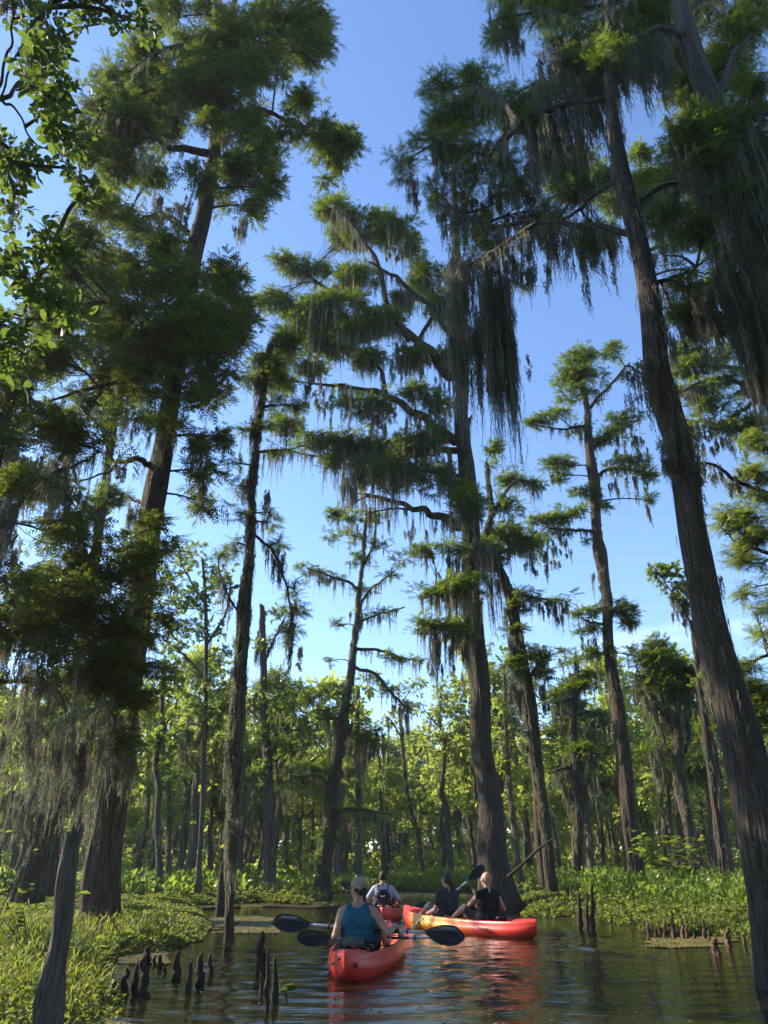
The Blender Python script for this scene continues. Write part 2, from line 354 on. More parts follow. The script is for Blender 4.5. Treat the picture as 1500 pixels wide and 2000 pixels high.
def clump_fill(cb, tb, cl, Y, sty, rng, limbpts, cov=1.0, depth=1.0):
    S = STY[sty]; allp = []
    for c in cl:
        px, py, rx, ry = c[:4]; dy = c[4] if len(c) > 4 else 0.; dens = c[5] if len(c) > 5 else 1.
        ctr, t = P(px, py, Y + dy); a, b = rx * t * CS, ry * t * CS; dp = max(a, b, .35) * .85 * depth
        n = max(3, int(S['cov'] * cov * dens * a * b / S['pr'] ** 2 * (1 + .35 * dp / S['pr'] / 2.5)))
        u = norm(rng.normal(0, 1, (n, 3))) * (rng.random((n, 1)) ** .42)
        p = ctr + u * np.array((a * .92, dp, b * .9))
        r = S['pr'] * (.55 + .75 * rng.random(n)) * min(1, .35 + max(a, b) / .9)
        if 'leafy' in S['tpl']: puffs(cb, p, r, S['ns'], TPL[S['tpl']], S['L'], rng, S['flat'], S['lift'])
        else:
            g = vnoise(p * 1.5, 61) + .7 * vnoise(p * 3.3, 62); th_ = -.17 if sty == 'fine' else -.2; p, r = p[g > th_], r[g > th_]
            if len(p) == 0: continue
            n = len(p); boughlets(cb, tb if Y < 18 else None, p, r, S['ns'], TPL[S['tpl']], S['L'], rng, S['flat'], S['lift'], S.get('nt', 4), S.get('droop', .25))
        allp.append(p)
        # a branchlet into the clump, twigs on to its puffs
        if limbpts is not None and len(limbpts):
            d = np.linalg.norm(limbpts - ctr, axis=1) + .7 * np.maximum(limbpts[:, 2] - ctr[2], 0); q = limbpts[np.argmin(d)]
            L0 = np.linalg.norm(ctr - q)
            cc = catmull([q, (q * .55 + ctr * .45) + np.array((0, 0, .08 * L0)) + rng.normal(0, .05 * L0, 3), ctr], 7)
            tube(tb, cc, np.linspace(min(.05, .018 + .014 * L0), .010, 7), 5, False)
            k = rng.integers(2, 7, n); twigs(tb, cc[k], p, .0075 + .0002 * Y, .003, 0, rng)
    return allp
def hero(name, label, Y, trunk, limbs=(), clumps=(), moss=(), sty='mid', cat='tree', bark='bark', group=None, seed=None, automoss=1.0, sheath=0., flute=1.0, mosslen=.9, cov=1.0, ws=.76, mw=.038, lean=0.0, base=None, depth=1.0, under=.35):
    NT[0] += 1; rng = np.random.default_rng(seed or NT[0] * 17)
    ztop = P(trunk[-1][0], trunk[-1][1], Y)[0][2]
    cs, rs = [], []
    for k, (x, y, wd) in enumerate(trunk):
        yy = Y + lean * k / max(1, len(trunk) - 1); p, t = P(x, y, yy); cs.append(p); rs.append(wd * .5 * t * ws)
    cs = np.array(cs); rs = np.array(rs)
    b0 = cs[0].copy(); b0[2] = 0.0
    root = empty(name, b0, label, cat, group)
    if cs[0][2] > -.15: cs = np.vstack([[cs[0][0], cs[0][1], -.35], cs]); rs = np.concatenate([[rs[0] * 1.12], rs])
    N = max(16, int(np.linalg.norm(np.diff(cs, axis=0), axis=1).sum() / .14)); N = min(N, 170)
    cc = catmull(cs, 600); rr = catmull(np.stack([rs, rs * 0, rs * 0], -1), 600)[:, 0]; al = np.concatenate([[0], np.cumsum(np.linalg.norm(np.diff(cc, axis=0), axis=1))]); ua = np.linspace(0, al[-1], N)
    cc = np.stack([np.interp(ua, al, cc[:, q]) for q in range(3)], -1); rr = np.interp(ua, al, rr)
    k = np.arange(N); ampl = rr[:, None] * .22; wob = np.stack([vnoise(np.stack([k * .11, k * 0 + NT[0], k * 0], -1), 1), vnoise(np.stack([k * .11, k * 0 + NT[0], k * 0 + 5], -1), 2), k * 0], -1)
    cc = cc + wob * ampl
    tb = Buf(); tube(tb, cc, np.maximum(rr, .006), 28 if rs[1] > .12 else 14, True, trunk_mod(NT[0] * 1.7, flute, rr.max(), 0))
    tb.build('trunk', M[bark], root, smooth=True)
    lp = [cc[int(N * .25):]]; mosspts = []
    for dY, pts in limbs:
        q = []; r = []
        for k, (x, y, wd) in enumerate(pts):
            f = k / (len(pts) - 1); p, t = P(x, y, Y + dY * f); q.append(p); r.append(wd * .5 * t * .9)
        n = 12 + 5 * len(pts); c2 = catmull(q, n); r2 = catmull(np.stack([r, np.zeros(len(r)), np.zeros(len(r))], -1), n)[:, 0]
        i = np.arange(n); wv = np.stack([vnoise(np.stack([i * .35, i * 0. + dY * 3, i * 0. + s], -1), 7 + s) for s in range(3)], -1) * np.maximum(r2, .03)[:, None] * .8; wv[0] = 0
        c2 = c2 + wv
        lb = Buf(); tube(lb, c2, np.maximum(r2, .008), 9, True); lb.build('limb', M[bark], root, smooth=True)
        lp.append(c2); mosspts.append(c2[2:])
    lpts = np.vstack(lp)
    cb, wb = Buf(), Buf()
    pts = clump_fill(cb, wb, clumps, Y, sty, rng, lpts, cov, depth)
    if cb.n:
        tq = np.concatenate(wb.T) if wb.T else np.zeros((0, 3), int); wb.T = []
        cb.add(np.concatenate(wb.V), quads=np.concatenate(wb.Q)); cb.build('crown', (M[STY[sty]['mat']], M['twig']), root)
    mb = Buf(); mwid = mw * (Y / 20.0) ** .6
    if automoss > 0:
        for c2 in mosspts:
            ln = np.linalg.norm(np.diff(c2, axis=0), axis=1).sum(); n = int(ln / .10 * automoss)
            if n < 1: continue
            i = rng.random(n) * (len(c2) - 1.01); k = i.astype(int); f = (i - k)[:, None]; p = c2[k] * (1 - f) + c2[k + 1] * f
            tassels(mb, p, mosslen * (.4 + rng.random(n) ** 1.5 * 1.2), np.full(n, .045), mwid, rng, 5)
        if pts:
            pp = np.vstack(pts); n = int(len(pp) * under * automoss)
            if n > 0:
                j = rng.choice(len(pp), n, replace=n > len(pp)); tassels(mb, pp[j] - np.array((0, 0, .05)), mosslen * (.4 + rng.random(n) ** 1.5 * 1.2), np.full(n, .045), mwid, rng, 5)
    if sheath > 0:
        n = int(N * 3 * sheath); i = rng.random(n) * (N - 1.01) * .97 + N * .03; k = i.astype(int); a = rng.random(n) * 6.28
        p = cc[k] + np.stack([np.cos(a), np.sin(a), 0 * a], -1) * (rr[k] * .98)[:, None]; p = p[p[:, 2] > 1.0]; n = len(p)
        tassels(mb, p, .25 + .75 * rng.random(n), np.full(n, .05), mwid, rng, 8)
    for c in moss:      # (px, top py, width, length, n[, dY])
        px, py, wd, ln, n = c[:5]; dy = c[5] if len(c) > 5 else 0.
        ctr, t = P(px, py, Y + dy); p = np.tile(ctr, (n, 1))
        ex = rng.random(n) * 2 - 1; p[:, 0] += ex * wd * t; p[:, 1] += rng.normal(0, .28, n) * min(1, wd * t); q, t2 = P(px, py + ln, Y + dy); full = ctr[2] - q[2]; p[:, 2] += rng.normal(0, .1, n) - full * .5 * rng.random(n) ** 1.6
        tassels(mb, p, full * (.22 + .85 * rng.random(n) ** 1.7) * (1 - .25 * ex ** 2), .03 + .05 * rng.random(n), mwid, rng, 11, K=12, fuzz=5)
    if mb.n: mb.build('spanish_moss', M['moss' if Y < 32 else 'mossfar'], root)
    return root
# ---------------- the trees one can tell apart ----------------
STY['tupelo'] = dict(tpl='leafynear', L=.18, pr=.17, ns=4, flat=.8, lift=.0, mat='tupelo', cov=.3)
T1 = hero('bald_cypress', 'huge fluted cypress on the left bank, its feathery crown filling the upper left', 13.1,
 [(186,1852,106),(196,1800,90),(206,1700,80),(222,1580,68),(240,1450,62),(262,1250,58),(287,1050,54),(305,930,50),(322,850,44),(345,700,42),(378,520,40),(398,420,36),(420,280,30),(440,150,22),(455,20,14),(465,-100,8)],
 limbs=[(1.0,[(430,230,16),(500,215,12),(560,235,8),(640,265,5),(690,272,3)]), (-1.2,[(405,300,18),(360,290,15),(320,285,11),(260,240,7),(200,215,3)]),
  (1.5,[(388,470,14),(320,420,11),(260,430,7),(180,420,4)]), (-1,[(300,908,14),(262,900,12),(232,902,9),(205,925,5),(150,940,3)]), (.4,[(290,990,10),(265,978,7),(245,968,3)]),
  (-1.6,[(275,1120,14),(220,1125,10),(150,1150,6),(80,1150,3)]), (1.2,[(450,60,12),(520,25,9),(590,50,6),(640,80,3)]), (-1.4,[(445,120,12),(380,90,9),(310,100,5),(250,140,3)]),
  (1.5,[(350,690,14),(420,660,10),(470,640,6),(500,650,3)]), (-1.8,[(340,730,14),(260,740,11),(170,760,8),(80,790,4)]), (-1.8,[(362,600,12),(300,600,9),(200,590,6),(110,610,3)]), (-.8,[(260,1270,12),(210,1290,9),(140,1330,5)]), (1,[(268,1200,10),(310,1210,7),(345,1250,4)])],
 clumps=[(330,40,44,38,0,.6),(420,30,50,32,0,.6),(520,20,60,32,0,.6),(605,45,40,38,0,.7),(610,90,35,25),(300,110,50,30),(400,110,60,40),(490,110,60,45),(250,150,45,35),(320,180,60,40),(420,190,50,40),(510,170,45,35),(545,135,30,30),
  (190,220,45,38,-.5),(250,240,55,45,-.5),(310,240,50,32,.8),(175,275,30,32,-.8),(230,320,45,30),(290,345,28,24,.8),(490,245,36,38),(520,305,32,48),(475,335,28,48),(440,400,24,45,1),(530,370,18,28),(490,400,22,28),
  (570,230,32,26),(590,192,28,20),(630,275,34,36,.5),(662,290,26,32,.8),(678,262,18,18,1),(640,335,20,24,.5),
  (190,410,56,32,-1),(250,440,60,38),(150,460,40,28,-1),(320,480,40,32,-1.2),(200,520,60,45),(130,530,40,40,-1),(280,550,70,45,-1),(380,570,60,40,-1),(440,545,38,38),(180,610,60,45),(100,620,40,40,-1),(280,640,70,50,-.8),(380,640,70,50,-1),(450,620,40,45),(474,588,22,20,.5),
  (100,700,60,45,-1),(200,710,70,50),(300,720,70,45,-.8),(400,700,60,45,-1),(458,690,40,50),(425,765,45,35),(300,780,50,25,.5),(480,650,24,36,.8),(150,790,70,38),(240,785,50,30,1),(382,850,16,34),(404,915,18,36),(420,850,20,26),(395,980,16,30,.5),
  (330,1060,28,22),(230,1130,50,32,-1),(160,1120,60,40,-1),(240,1220,45,36,-1),(180,1250,55,42,-1),(320,1220,26,36),(334,1310,18,24),(210,1340,50,34,-1),(275,1350,32,32,-.8),(235,1440,40,24,-.9),(300,1015,22,24,-1,.8),(275,1090,46,22,-1,.8),(300,1150,40,18,-.6,.7),(250,1220,54,24,-1,.8),(280,1310,46,20,-.8,.7),(235,1370,40,18,-1,.8),(345,650,50,40,-1.2,.9),(360,560,60,30,-1.1,.9),(322,735,56,30,-1.1,.9),(420,240,26,22,-.7,.8),(385,350,26,26,-.7,.8),(190,1300,40,50,-1.3),(120,1180,60,60,-1.6),(300,1150,26,22,.4),(120,860,60,40,-1.4),(200,860,50,36,-1.2),(60,930,60,36,-1.2),(150,1040,60,36,-1.4),(80,1130,60,40,-1.6),(180,1190,60,36,-1.6),(260,1160,36,26,-1),(250,1290,44,30,-1.2),(150,1320,60,34,-1.6),(80,1250,60,40,-1.6),(140,1400,44,26,-1.6),(260,1060,30,30,-.9),(350,760,60,30,-1),(330,820,30,16,-.8),(360,160,60,40,-.8),(450,140,60,36,-.8),(450,75,34,22,-.6),(560,60,50,36)],
 moss=[(300,300,30,70,10,-1),(500,300,24,90,12),(560,240,24,60,8,.3),(230,250,24,60,8,-.6),(345,395,30,90,26,-.6),(310,380,10,60,8,-.8),(460,215,14,70,8),(440,260,12,80,8,-.5),(470,420,20,70,10),(400,900,10,180,8),(385,850,14,160,10),(330,840,18,90,12,-.4),(235,900,10,80,6,-1),(160,1370,70,250,28,-1.2),(215,1400,34,270,24,-.7),(250,1430,20,160,18,-.6),(150,1460,24,190,26,-1.2),(265,800,40,100,14,.5),(130,800,60,120,24,-1.2),(190,1150,60,140,24,-1.2),(270,1000,16,140,10,-.5)],
 sty='fine', bark='barkred', cat='tree', flute=1.0, automoss=.7, mosslen=.8, under=.12, cov=1.4, ws=.84)
TLE = hero('bald_cypress', 'dark cypress at the left edge, cut off by the frame, with thick hanging moss', 10.5,
 [(-230,1885,62),(-160,1600,52),(-105,1350,46),(-70,1180,40),(-20,950,32),(20,780,22),(50,700,14)],
 limbs=[(1,[(-20,960,12),(90,930,9),(160,900,6),(200,880,3)]), (1,[(-80,1240,14),(50,1190,10),(130,1160,6)]), (-.5,[(10,820,12),(-30,790,9),(-80,780,6)]), (1.2,[(-100,1340,12),(30,1330,9),(120,1340,5)])],
 clumps=[(30,745,50,42),(60,800,60,36,1),(-40,800,60,50),(50,860,60,34),(130,860,50,44,1),(190,880,36,34,1),(40,930,50,30,-.5),(130,950,55,34,1),(100,1040,66,36,.6),(190,1050,36,24,1),(60,1130,60,44),(80,1230,76,46,.6),(-30,1200,60,60),(50,1320,46,34,.5),(130,1330,50,36,1),(130,1415,44,26,1),(60,1440,32,28,.6),(160,1010,40,30,1)],
 moss=[(30,880,60,190,40),(80,900,60,170,36,.5),(15,970,25,190,26,-.4),(140,960,40,120,24,1),(60,1230,70,190,34,.5),(110,1290,70,270,26,.8),(40,1400,50,190,20,.5),(110,1410,50,250,18,.8),(20,1050,20,150,18)],
 sty='fine', bark='barkmoss', automoss=1.2, mosslen=.9, sheath=.5, under=.3)
TL = hero('bald_cypress', 'shaggy moss-draped cypress standing behind the big left one, flared foot in the green undergrowth', 19.5,
 [(52,1748,80),(66,1690,60),(88,1610,46),(112,1500,38),(135,1400,34),(160,1250,28),(190,1050,24),(210,900,18),(230,780,10)],
 limbs=[(1,[(120,1480,12),(80,1420,9),(40,1400,5)]), (-1,[(140,1380,12),(180,1350,8),(220,1340,5)]), (1,[(165,1230,12),(110,1180,8),(60,1150,4)])],
 clumps=[(40,1400,40,30),(90,1380,40,30),(180,1400,40,25),(70,1180,50,35),(150,1150,50,30),(215,960,30,40),(170,1000,30,26)],
 moss=[(60,1440,40,150,16,-.3),(90,1480,30,150,14,-.3),(120,1500,16,130,20,-.4),(150,1500,20,140,20),(40,1560,20,110,16),(75,1590,20,90,16,-.4)],
 sty='mid', bark='barkmoss', automoss=.8, sheath=.7, under=.25)
TL2 = hero('leaning_cypress', 'slimmer mossy cypress leaning beside the shaggy one, near the grey snag', 24,
 [(92,1735,40),(104,1660,32),(122,1560,26),(138,1460,22),(150,1360,16),(162,1260,10)],
 limbs=[(0,[(140,1440,9),(170,1410,6),(200,1400,3)])], clumps=[(180,1390,40,24),(150,1330,35,25),(210,1440,30,20)],
 moss=[(140,1480,24,130,12,-.3),(165,1440,30,180,14,-.3),(190,1430,24,170,10)], sty='mid', bark='barkmoss', automoss=.7, sheath=.6)
T2 = hero('slender_cypress', 'slim moss-wrapped cypress rising from the water left of the kayaks, arching at its tip', 13.6,
 [(447,1852,30),(449,1780,24),(456,1650,27),(462,1500,30),(468,1350,34),(478,1180,32),(487,1080,22),(492,960,17),(500,880,15),(508,800,12),(518,720,10),(530,668,7),(552,654,5),(585,664,3)],
 limbs=[(.4,[(492,885,7),(540,880,5),(600,870,2)]),(-.3,[(488,1040,7),(530,1075,6),(556,1130,5),(570,1210,4),(566,1290,2)]),(.3,[(510,720,5),(545,690,4),(585,680,3),(620,700,2)]),(0,[(470,1200,5),(440,1150,4),(425,1095,2)])],
 clumps=[(560,700,18,12),(600,720,20,14),(470,790,13,7),(540,790,17,11),(548,880,28,8),(468,950,16,6),(535,955,14,9),(460,1000,12,6),(440,1080,16,10),(545,1060,17,12),(580,1150,12,16),(582,1190,14,20),(566,1250,12,22),(500,840,10,8),(530,1000,10,8),(435,1130,14,10),(520,760,24,14),(555,740,24,14),(575,790,22,12),(530,840,20,10),(600,870,20,9),(470,840,16,9),(450,900,14,8),(480,1010,14,9),(520,1020,16,9),(450,1060,18,10),(530,690,20,10),(505,690,16,12,0,1.6),(560,670,30,12,0,1.6),(490,740,16,12,0,1.6),(540,720,24,12,0,1.6)],
 moss=[(510,690,10,120,10),(500,800,10,120,10),(525,960,8,100,6),(545,1080,10,110,8),(567,1190,8,110,8),(585,1270,4,40,3),(480,940,8,60,6),(600,740,10,60,6),(462,1430,14,170,18),(456,1600,12,180,14,-.2)],
 sty='near', bark='barkmoss', automoss=1.0, sheath=1.8, flute=.3, mosslen=.8, cov=1.1, ws=.74, under=.5)
T4 = hero('bald_cypress', 'tall straight cypress with a flared fluted base directly behind the bald paddler', 22,
 [(984,1797,122),(975,1745,90),(963,1660,64),(947,1500,48),(933,1300,44),(921,1130,42),(912,950,38),(905,850,32),(900,750,28),(895,600,22),(890,450,16),(884,330,10)],
 limbs=[(1.5,[(890,862,24),(820,812,18),(750,770,14),(680,755,9),(615,750,5)]),(1,[(880,735,24),(840,690,20),(780,640,15),(720,600,11),(640,560,8),(545,500,4)]),
  (-1.5,[(800,665,16),(760,600,13),(740,520,9),(690,440,6),(650,400,3)]),(-1,[(880,650,16),(830,590,12),(770,540,8),(720,510,4)]),(2,[(905,1028,22),(860,1005,17),(800,990,12),(740,970,8),(690,962,4)]),
  (1,[(756,772,9),(740,720,8),(690,680,6),(655,668,3)]),(2,[(895,880,16),(800,862,12),(740,868,9),(650,892,6),(560,880,4),(520,878,2)]),(-1.5,[(912,1150,12),(870,1160,9),(830,1160,5)]),(-1.5,[(918,1220,10),(880,1225,8),(840,1215,4)]),(0,[(905,840,10),(914,826,8),(921,812,3)]),
  (1,[(800,690,10),(850,600,8),(830,540,6),(800,500,3)]),(-1,[(905,930,10),(850,920,8),(790,925,4)])],
 clumps=[(650,415,36,28),(700,445,44,32),(665,470,26,20,1),(770,455,38,26,-.6),(740,430,25,20),(560,508,32,13,1),(600,530,32,16,1),(650,530,30,22,.8),(700,550,45,24),(530,590,30,12,1),(575,605,36,18,1),(620,600,36,20),(670,610,50,26),(795,475,30,17),(830,545,42,28),(860,600,28,24),
  (585,650,40,24,1),(640,670,46,28,1),(690,650,44,24),(745,630,40,26),(560,700,30,14,1),(610,720,36,16,1),(790,590,24,20),(800,700,30,20),(720,700,30,18),(660,780,40,12),(545,745,28,14,1),(720,800,40,13),(800,765,32,14,-1),(850,790,28,17,-1),(870,700,20,24),(560,830,36,16,1),(610,860,30,16),
  (668,870,38,24,1),(740,880,50,28,1),(820,870,46,32,-.6),(790,925,60,28),(700,925,40,24,1),(870,940,44,34,-.6),(855,850,24,20),(650,905,24,14,1),(660,1003,17,14,1),(690,1010,10,8),(840,1080,36,18,-1.5),(878,1075,30,20,-1.5),(905,1150,50,18,-2),(860,1160,44,11,-1.5),(820,1215,24,10,-1.5),(850,1225,32,15,-1.5),(885,1235,36,18,-1.5),(940,1080,40,24,1),(910,990,40,30,-1)],
 moss=[(690,770,60,110,16),(620,760,20,70,8),(750,790,40,80,12),(830,810,40,90,16),(870,870,16,160,14,-1),(700,880,34,190,20),(760,880,40,150,18),(820,1000,30,150,10,1),(740,990,20,100,8,1),(470,880,4,60,3),(605,655,8,60,8),(800,690,40,90,18),(860,750,30,110,16),(880,1090,26,80,16,-1.5),(935,1060,36,220,40,-.8),(905,1160,30,170,20,-1.4),(860,1240,28,150,16,-1.5),(850,1230,4,190,4,-1.5),(895,1240,20,150,12,-1.5),(675,930,14,110,12),(770,480,16,60,9,-.6),(700,1020,10,50,4)],
 sty='mid', bark='bark', automoss=1.6, flute=1.1, mosslen=1.35, cov=1.35, under=.5, ws=.88)
T5 = hero('forked_cypress', 'crooked cypress at the water edge right of the tall straight one, bending left', 23,
 [(1090,1797,38),(1076,1700,29),(1057,1550,28),(1041,1430,30),(1030,1350,33),(1014,1270,29),(990,1150,24),(970,1100,22),(950,1050,18),(960,1000,13),(955,950,10),(950,900,6)],
 limbs=[(1,[(962,1000,9),(1000,945,6),(1035,940,4),(1058,955,2)]),(.5,[(985,1140,8),(1030,1165,6),(1080,1170,4),(1108,1175,2)]),(1,[(965,1080,9),(1010,1070,7),(1060,1060,4)]),(.5,[(1028,1340,9),(1050,1300,7),(1075,1290,4)])],
 clumps=[(990,1040,44,20),(1030,1065,46,22,.8),(985,990,30,16),(945,905,22,20),(965,880,16,16),(1000,935,28,12,1),(1038,945,22,7,1),(1030,1165,40,11),(1085,1172,34,8),(1005,1185,26,12),(1050,1285,30,20),(1060,1320,24,16),(1005,1300,26,16,-.5),(1010,1230,18,10),(970,1110,20,12),(1060,1085,26,14,1)],
 moss=[(1000,1060,30,70,14),(1045,1080,24,80,12),(1090,1180,14,60,8),(1060,1180,16,50,8),(1010,1250,16,130,20,-.4),(990,1190,10,100,10),(1005,1320,14,110,14,-.5),(1060,1340,12,90,8),(1035,1420,16,80,10)],
 sty='mid', bark='barkmoss', automoss=1.2, sheath=.6, mosslen=1.0)
T5b = hero('slender_cypress', 'short reddish trunk standing just left of the crooked cypress', 28,
 [(1066,1762,30),(1060,1700,25),(1053,1600,24),(1045,1500,22),(1036,1400,18),(1030,1340,12)], sty='mid', bark='barkred', sheath=.3, automoss=.5, clumps=[(1020,1340,20,12)])
T6 = hero('slender_cypress', 'slim cypress right of centre with stacked flat tufts and a rounded bright top', 27,
 [(1242,1760,54),(1233,1660,45),(1218,1500,38),(1205,1380,32),(1190,1270,27),(1183,1150,25),(1172,1085,32),(1165,1040,24),(1160,950,28),(1152,880,22),(1146,800,14),(1140,750,11),(1140,700,6)],
 limbs=[(.5,[(1146,800,8),(1180,765,7),(1210,730,5),(1230,708,3)]),(-.5,[(1165,1038,8),(1120,1036,6),(1065,1030,3)]),(.5,[(1160,930,9),(1205,915,6),(1280,925,3)]),(-.8,[(1148,830,8),(1100,838,5),(1045,830,2)]),(1,[(1152,880,9),(1200,835,7),(1250,818,4)]),(0,[(1186,1190,8),(1220,1200,5),(1240,1220,3)]),(-.5,[(1184,1220,7),(1150,1215,5),(1130,1200,2)])],
 clumps=[(1130,698,28,18),(1105,735,30,20),(1145,735,32,22),(1125,770,30,14),(1205,685,30,13),(1238,698,17,9),(1170,765,18,13),(1060,822,22,9),(1040,830,12,8),(1090,812,24,11),(1120,838,20,8),(1185,780,28,10),(1215,830,46,14),(1175,860,22,9),(1090,905,26,12),(1095,930,15,10),(1228,910,44,11),(1262,930,18,9),(1262,975,16,9),(1140,965,24,11),(1060,1018,26,12),(1100,1008,32,14),(1140,1000,24,11),(1080,1042,38,8),(1045,1060,16,8),(1150,1195,30,10),(1215,1190,24,18),(1225,1215,18,12),(1145,1230,24,8),(1160,1278,34,9),(1228,1280,34,11),(1180,990,16,10),(1150,1060,14,6)],
 moss=[(1140,830,14,70,8),(1220,850,40,90,26),(1240,930,22,70,12),(1262,985,4,70,4),(1200,930,14,60,6),(1170,1110,14,110,18,-.3),(1080,1050,30,50,12),(1180,1300,16,100,10),(1150,1240,16,70,6),(1085,1070,20,50,8),(1085,930,10,30,5)],
 sty='mid', bark='barkred', automoss=.9, sheath=.5, mosslen=.8, cov=1.25)
T3 = hero('bald_cypress', 'sparse pointed cypress with splayed roots in the gap left of centre', 33,
 [(628,1752,52),(634,1700,36),(640,1620,32),(648,1540,30),(662,1440,27),(675,1370,21),(688,1290,17),(698,1210,14),(703,1150,11),(708,1100,8),(712,1040,6),(716,985,3)],
 limbs=[(1,[(692,1265,8),(740,1270,6),(790,1285,4),(825,1290,2)]),(-1,[(690,1300,8),(740,1325,7),(780,1370,5),(805,1385,3)]),(1,[(700,1185,7),(725,1150,5),(770,1115,3)]),(-1,[(703,1150,7),(660,1130,5),(600,1110,3)]),(.5,[(672,1400,7),(630,1405,5),(590,1388,3)]),(-1,[(650,1530,8),(600,1515,6),(545,1530,3)]),(-1.5,[(646,1585,8),(700,1580,6),(765,1592,3)]),(1,[(697,1215,6),(740,1200,4),(790,1185,3)]),(0,[(708,1110,5),(730,1060,4),(735,1010,2)])],
 clumps=[(608,1112,22,9),(645,1128,24,7),(690,1045,26,12),(720,1010,16,12),(700,1085,28,14),(740,1070,24,12),(772,1098,24,10),(755,1128,20,8),(650,1048,14,6),(715,1150,22,7),(735,1195,28,6),(785,1180,18,7),(770,1280,20,6),(810,1290,18,6),(735,1318,20,8),(765,1350,22,9),(792,1378,22,10),(650,1340,24,10),(600,1358,34,12),(640,1395,44,8),(565,1375,26,12),(690,1378,26,9),(700,1435,30,14),(725,1415,22,12),(560,1528,50,12),(610,1500,40,14),(570,1500,30,10),(690,1585,50,9),(740,1592,40,9),(640,1630,26,14),(622,1680,18,12),(660,1220,8,5),(645,1290,10,6)],
 moss=[(720,1440,30,90,20),(740,1420,20,100,14),(780,1380,20,60,12),(690,1390,16,70,10),(640,1410,30,60,12),(630,1120,8,40,5),(720,1600,40,50,12),(700,1200,16,60,8),(600,1400,20,70,8),(650,1600,14,60,10),(560,1540,30,50,10)],
 sty='midfar', bark='barkmoss', automoss=1.0, sheath=.7, flute=1.6, mosslen=1.2)
T2b = hero('tupelo_tree', 'dark broad-leaved tree with a straight grey trunk just right of the slim arching cypress', 30,
 [(526,1760,38),(527,1700,30),(526,1600,26),(524,1500,23),(518,1400,19),(514,1300,16),(512,1200,13),(508,1180,8)],
 limbs=[(-.5,[(524,1480,8),(550,1440,6),(590,1420,4)]),(.5,[(520,1420,8),(490,1390,6),(470,1350,3)]),(0,[(515,1300,7),(540,1240,5),(560,1200,3)])],
 clumps=[(540,1375,44,24),(585,1400,24,22),(520,1330,24,18),(548,1455,48,18),(595,1440,16,12),(500,1440,26,22),(515,1250,14,16),(535,1195,14,10),(508,1500,20,18),(585,1340,20,10),(490,1370,16,16)],
 moss=[(510,1200,8,150,14),(495,1500,10,120,10),(560,1480,20,90,10),(505,1350,8,110,8)], sty='broad', bark='barkfar', automoss=.5, sheath=.4, cat='tree')
T2c = hero('tupelo_tree', 'leafy tree with a thin wavy trunk left of the slim arching cypress', 26,
 [(388,1728,18),(390,1680,13),(396,1550,12),(400,1450,11),(402,1350,11),(403,1240,10),(400,1150,8),(395,1090,5)],
 limbs=[(.5,[(402,1330,6),(370,1290,5),(340,1260,3)]),(-.5,[(402,1260,6),(440,1200,5),(450,1140,3)]),(0,[(401,1180,5),(370,1130,4),(350,1090,2)])],
 clumps=[(370,1088,36,26),(420,1108,28,24),(400,1165,34,28),(350,1190,34,30),(405,1240,38,24),(345,1265,28,24),(425,1330,26,32),(370,1380,36,30),(440,1150,22,14),(430,1280,22,16),(340,1420,24,22),(420,1420,22,20),(330,1120,24,20),(445,1380,16,20)],
 moss=[(395,1400,30,130,16),(350,1300,16,90,8),(370,1430,20,110,12)], sty='broad', bark='barkfar', automoss=.4)
T2d = hero('tupelo_tree', 'grey trunk with a crook halfway up, standing right of the big left cypress', 27,
 [(312,1738,20),(311,1680,16),(308,1600,15),(312,1540,14),(304,1490,13),(312,1430,12),(318,1360,10),(322,1280,6)],
 limbs=[(0,[(312,1430,5),(340,1390,4),(350,1350,2)])], clumps=[(310,1340,22,20),(335,1310,20,18),(300,1440,16,16),(345,1440,24,20),(330,1480,20,16)], moss=[(318,1400,12,120,12)], sty='broad', bark='barkfar', automoss=.5, sheath=.3)
T2e = hero('tupelo_tree', 'thin dark trunk close behind the crooked grey trunk on the left', 33,
 [(328,1725,15),(329,1650,12),(331,1560,11),(330,1480,8),(335,1400,5)], clumps=[(345,1520,26,18),(300,1530,24,20),(345,1590,22,18)], sty='broad', bark='barkfar', automoss=.5, sheath=.5)
R1 = hero('gnarled_cypress', 'short gnarled cypress with a swollen moss-hung middle, right of the crooked one', 29,
 [(1133,1742,24),(1130,1660,22),(1127,1560,28),(1123,1490,30),(1119,1440,18),(1122,1390,13),(1126,1330,11),(1125,1280,6)],
 limbs=[(.4,[(1124,1395,7),(1160,1392,6),(1192,1402,3)]),(-.4,[(1118,1500,8),(1098,1502,6),(1078,1508,3)]),(0,[(1124,1360,5),(1100,1370,4),(1080,1375,2)])],
 clumps=[(1112,1290,26,9),(1145,1320,30,9),(1150,1340,28,8),(1140,1465,28,10),(1088,1368,14,7),(1160,1396,32,6),(1085,1505,16,6),(1120,1345,20,7),(1105,1270,16,6)],
 moss=[(1140,1470,26,170,30),(1110,1500,16,110,14),(1165,1400,26,70,16),(1092,1375,10,50,5),(1115,1310,10,60,6),(1085,1510,12,50,6)],
 sty='mid', bark='barkmoss', automoss=1.2, sheath=1.2, cov=1.2)
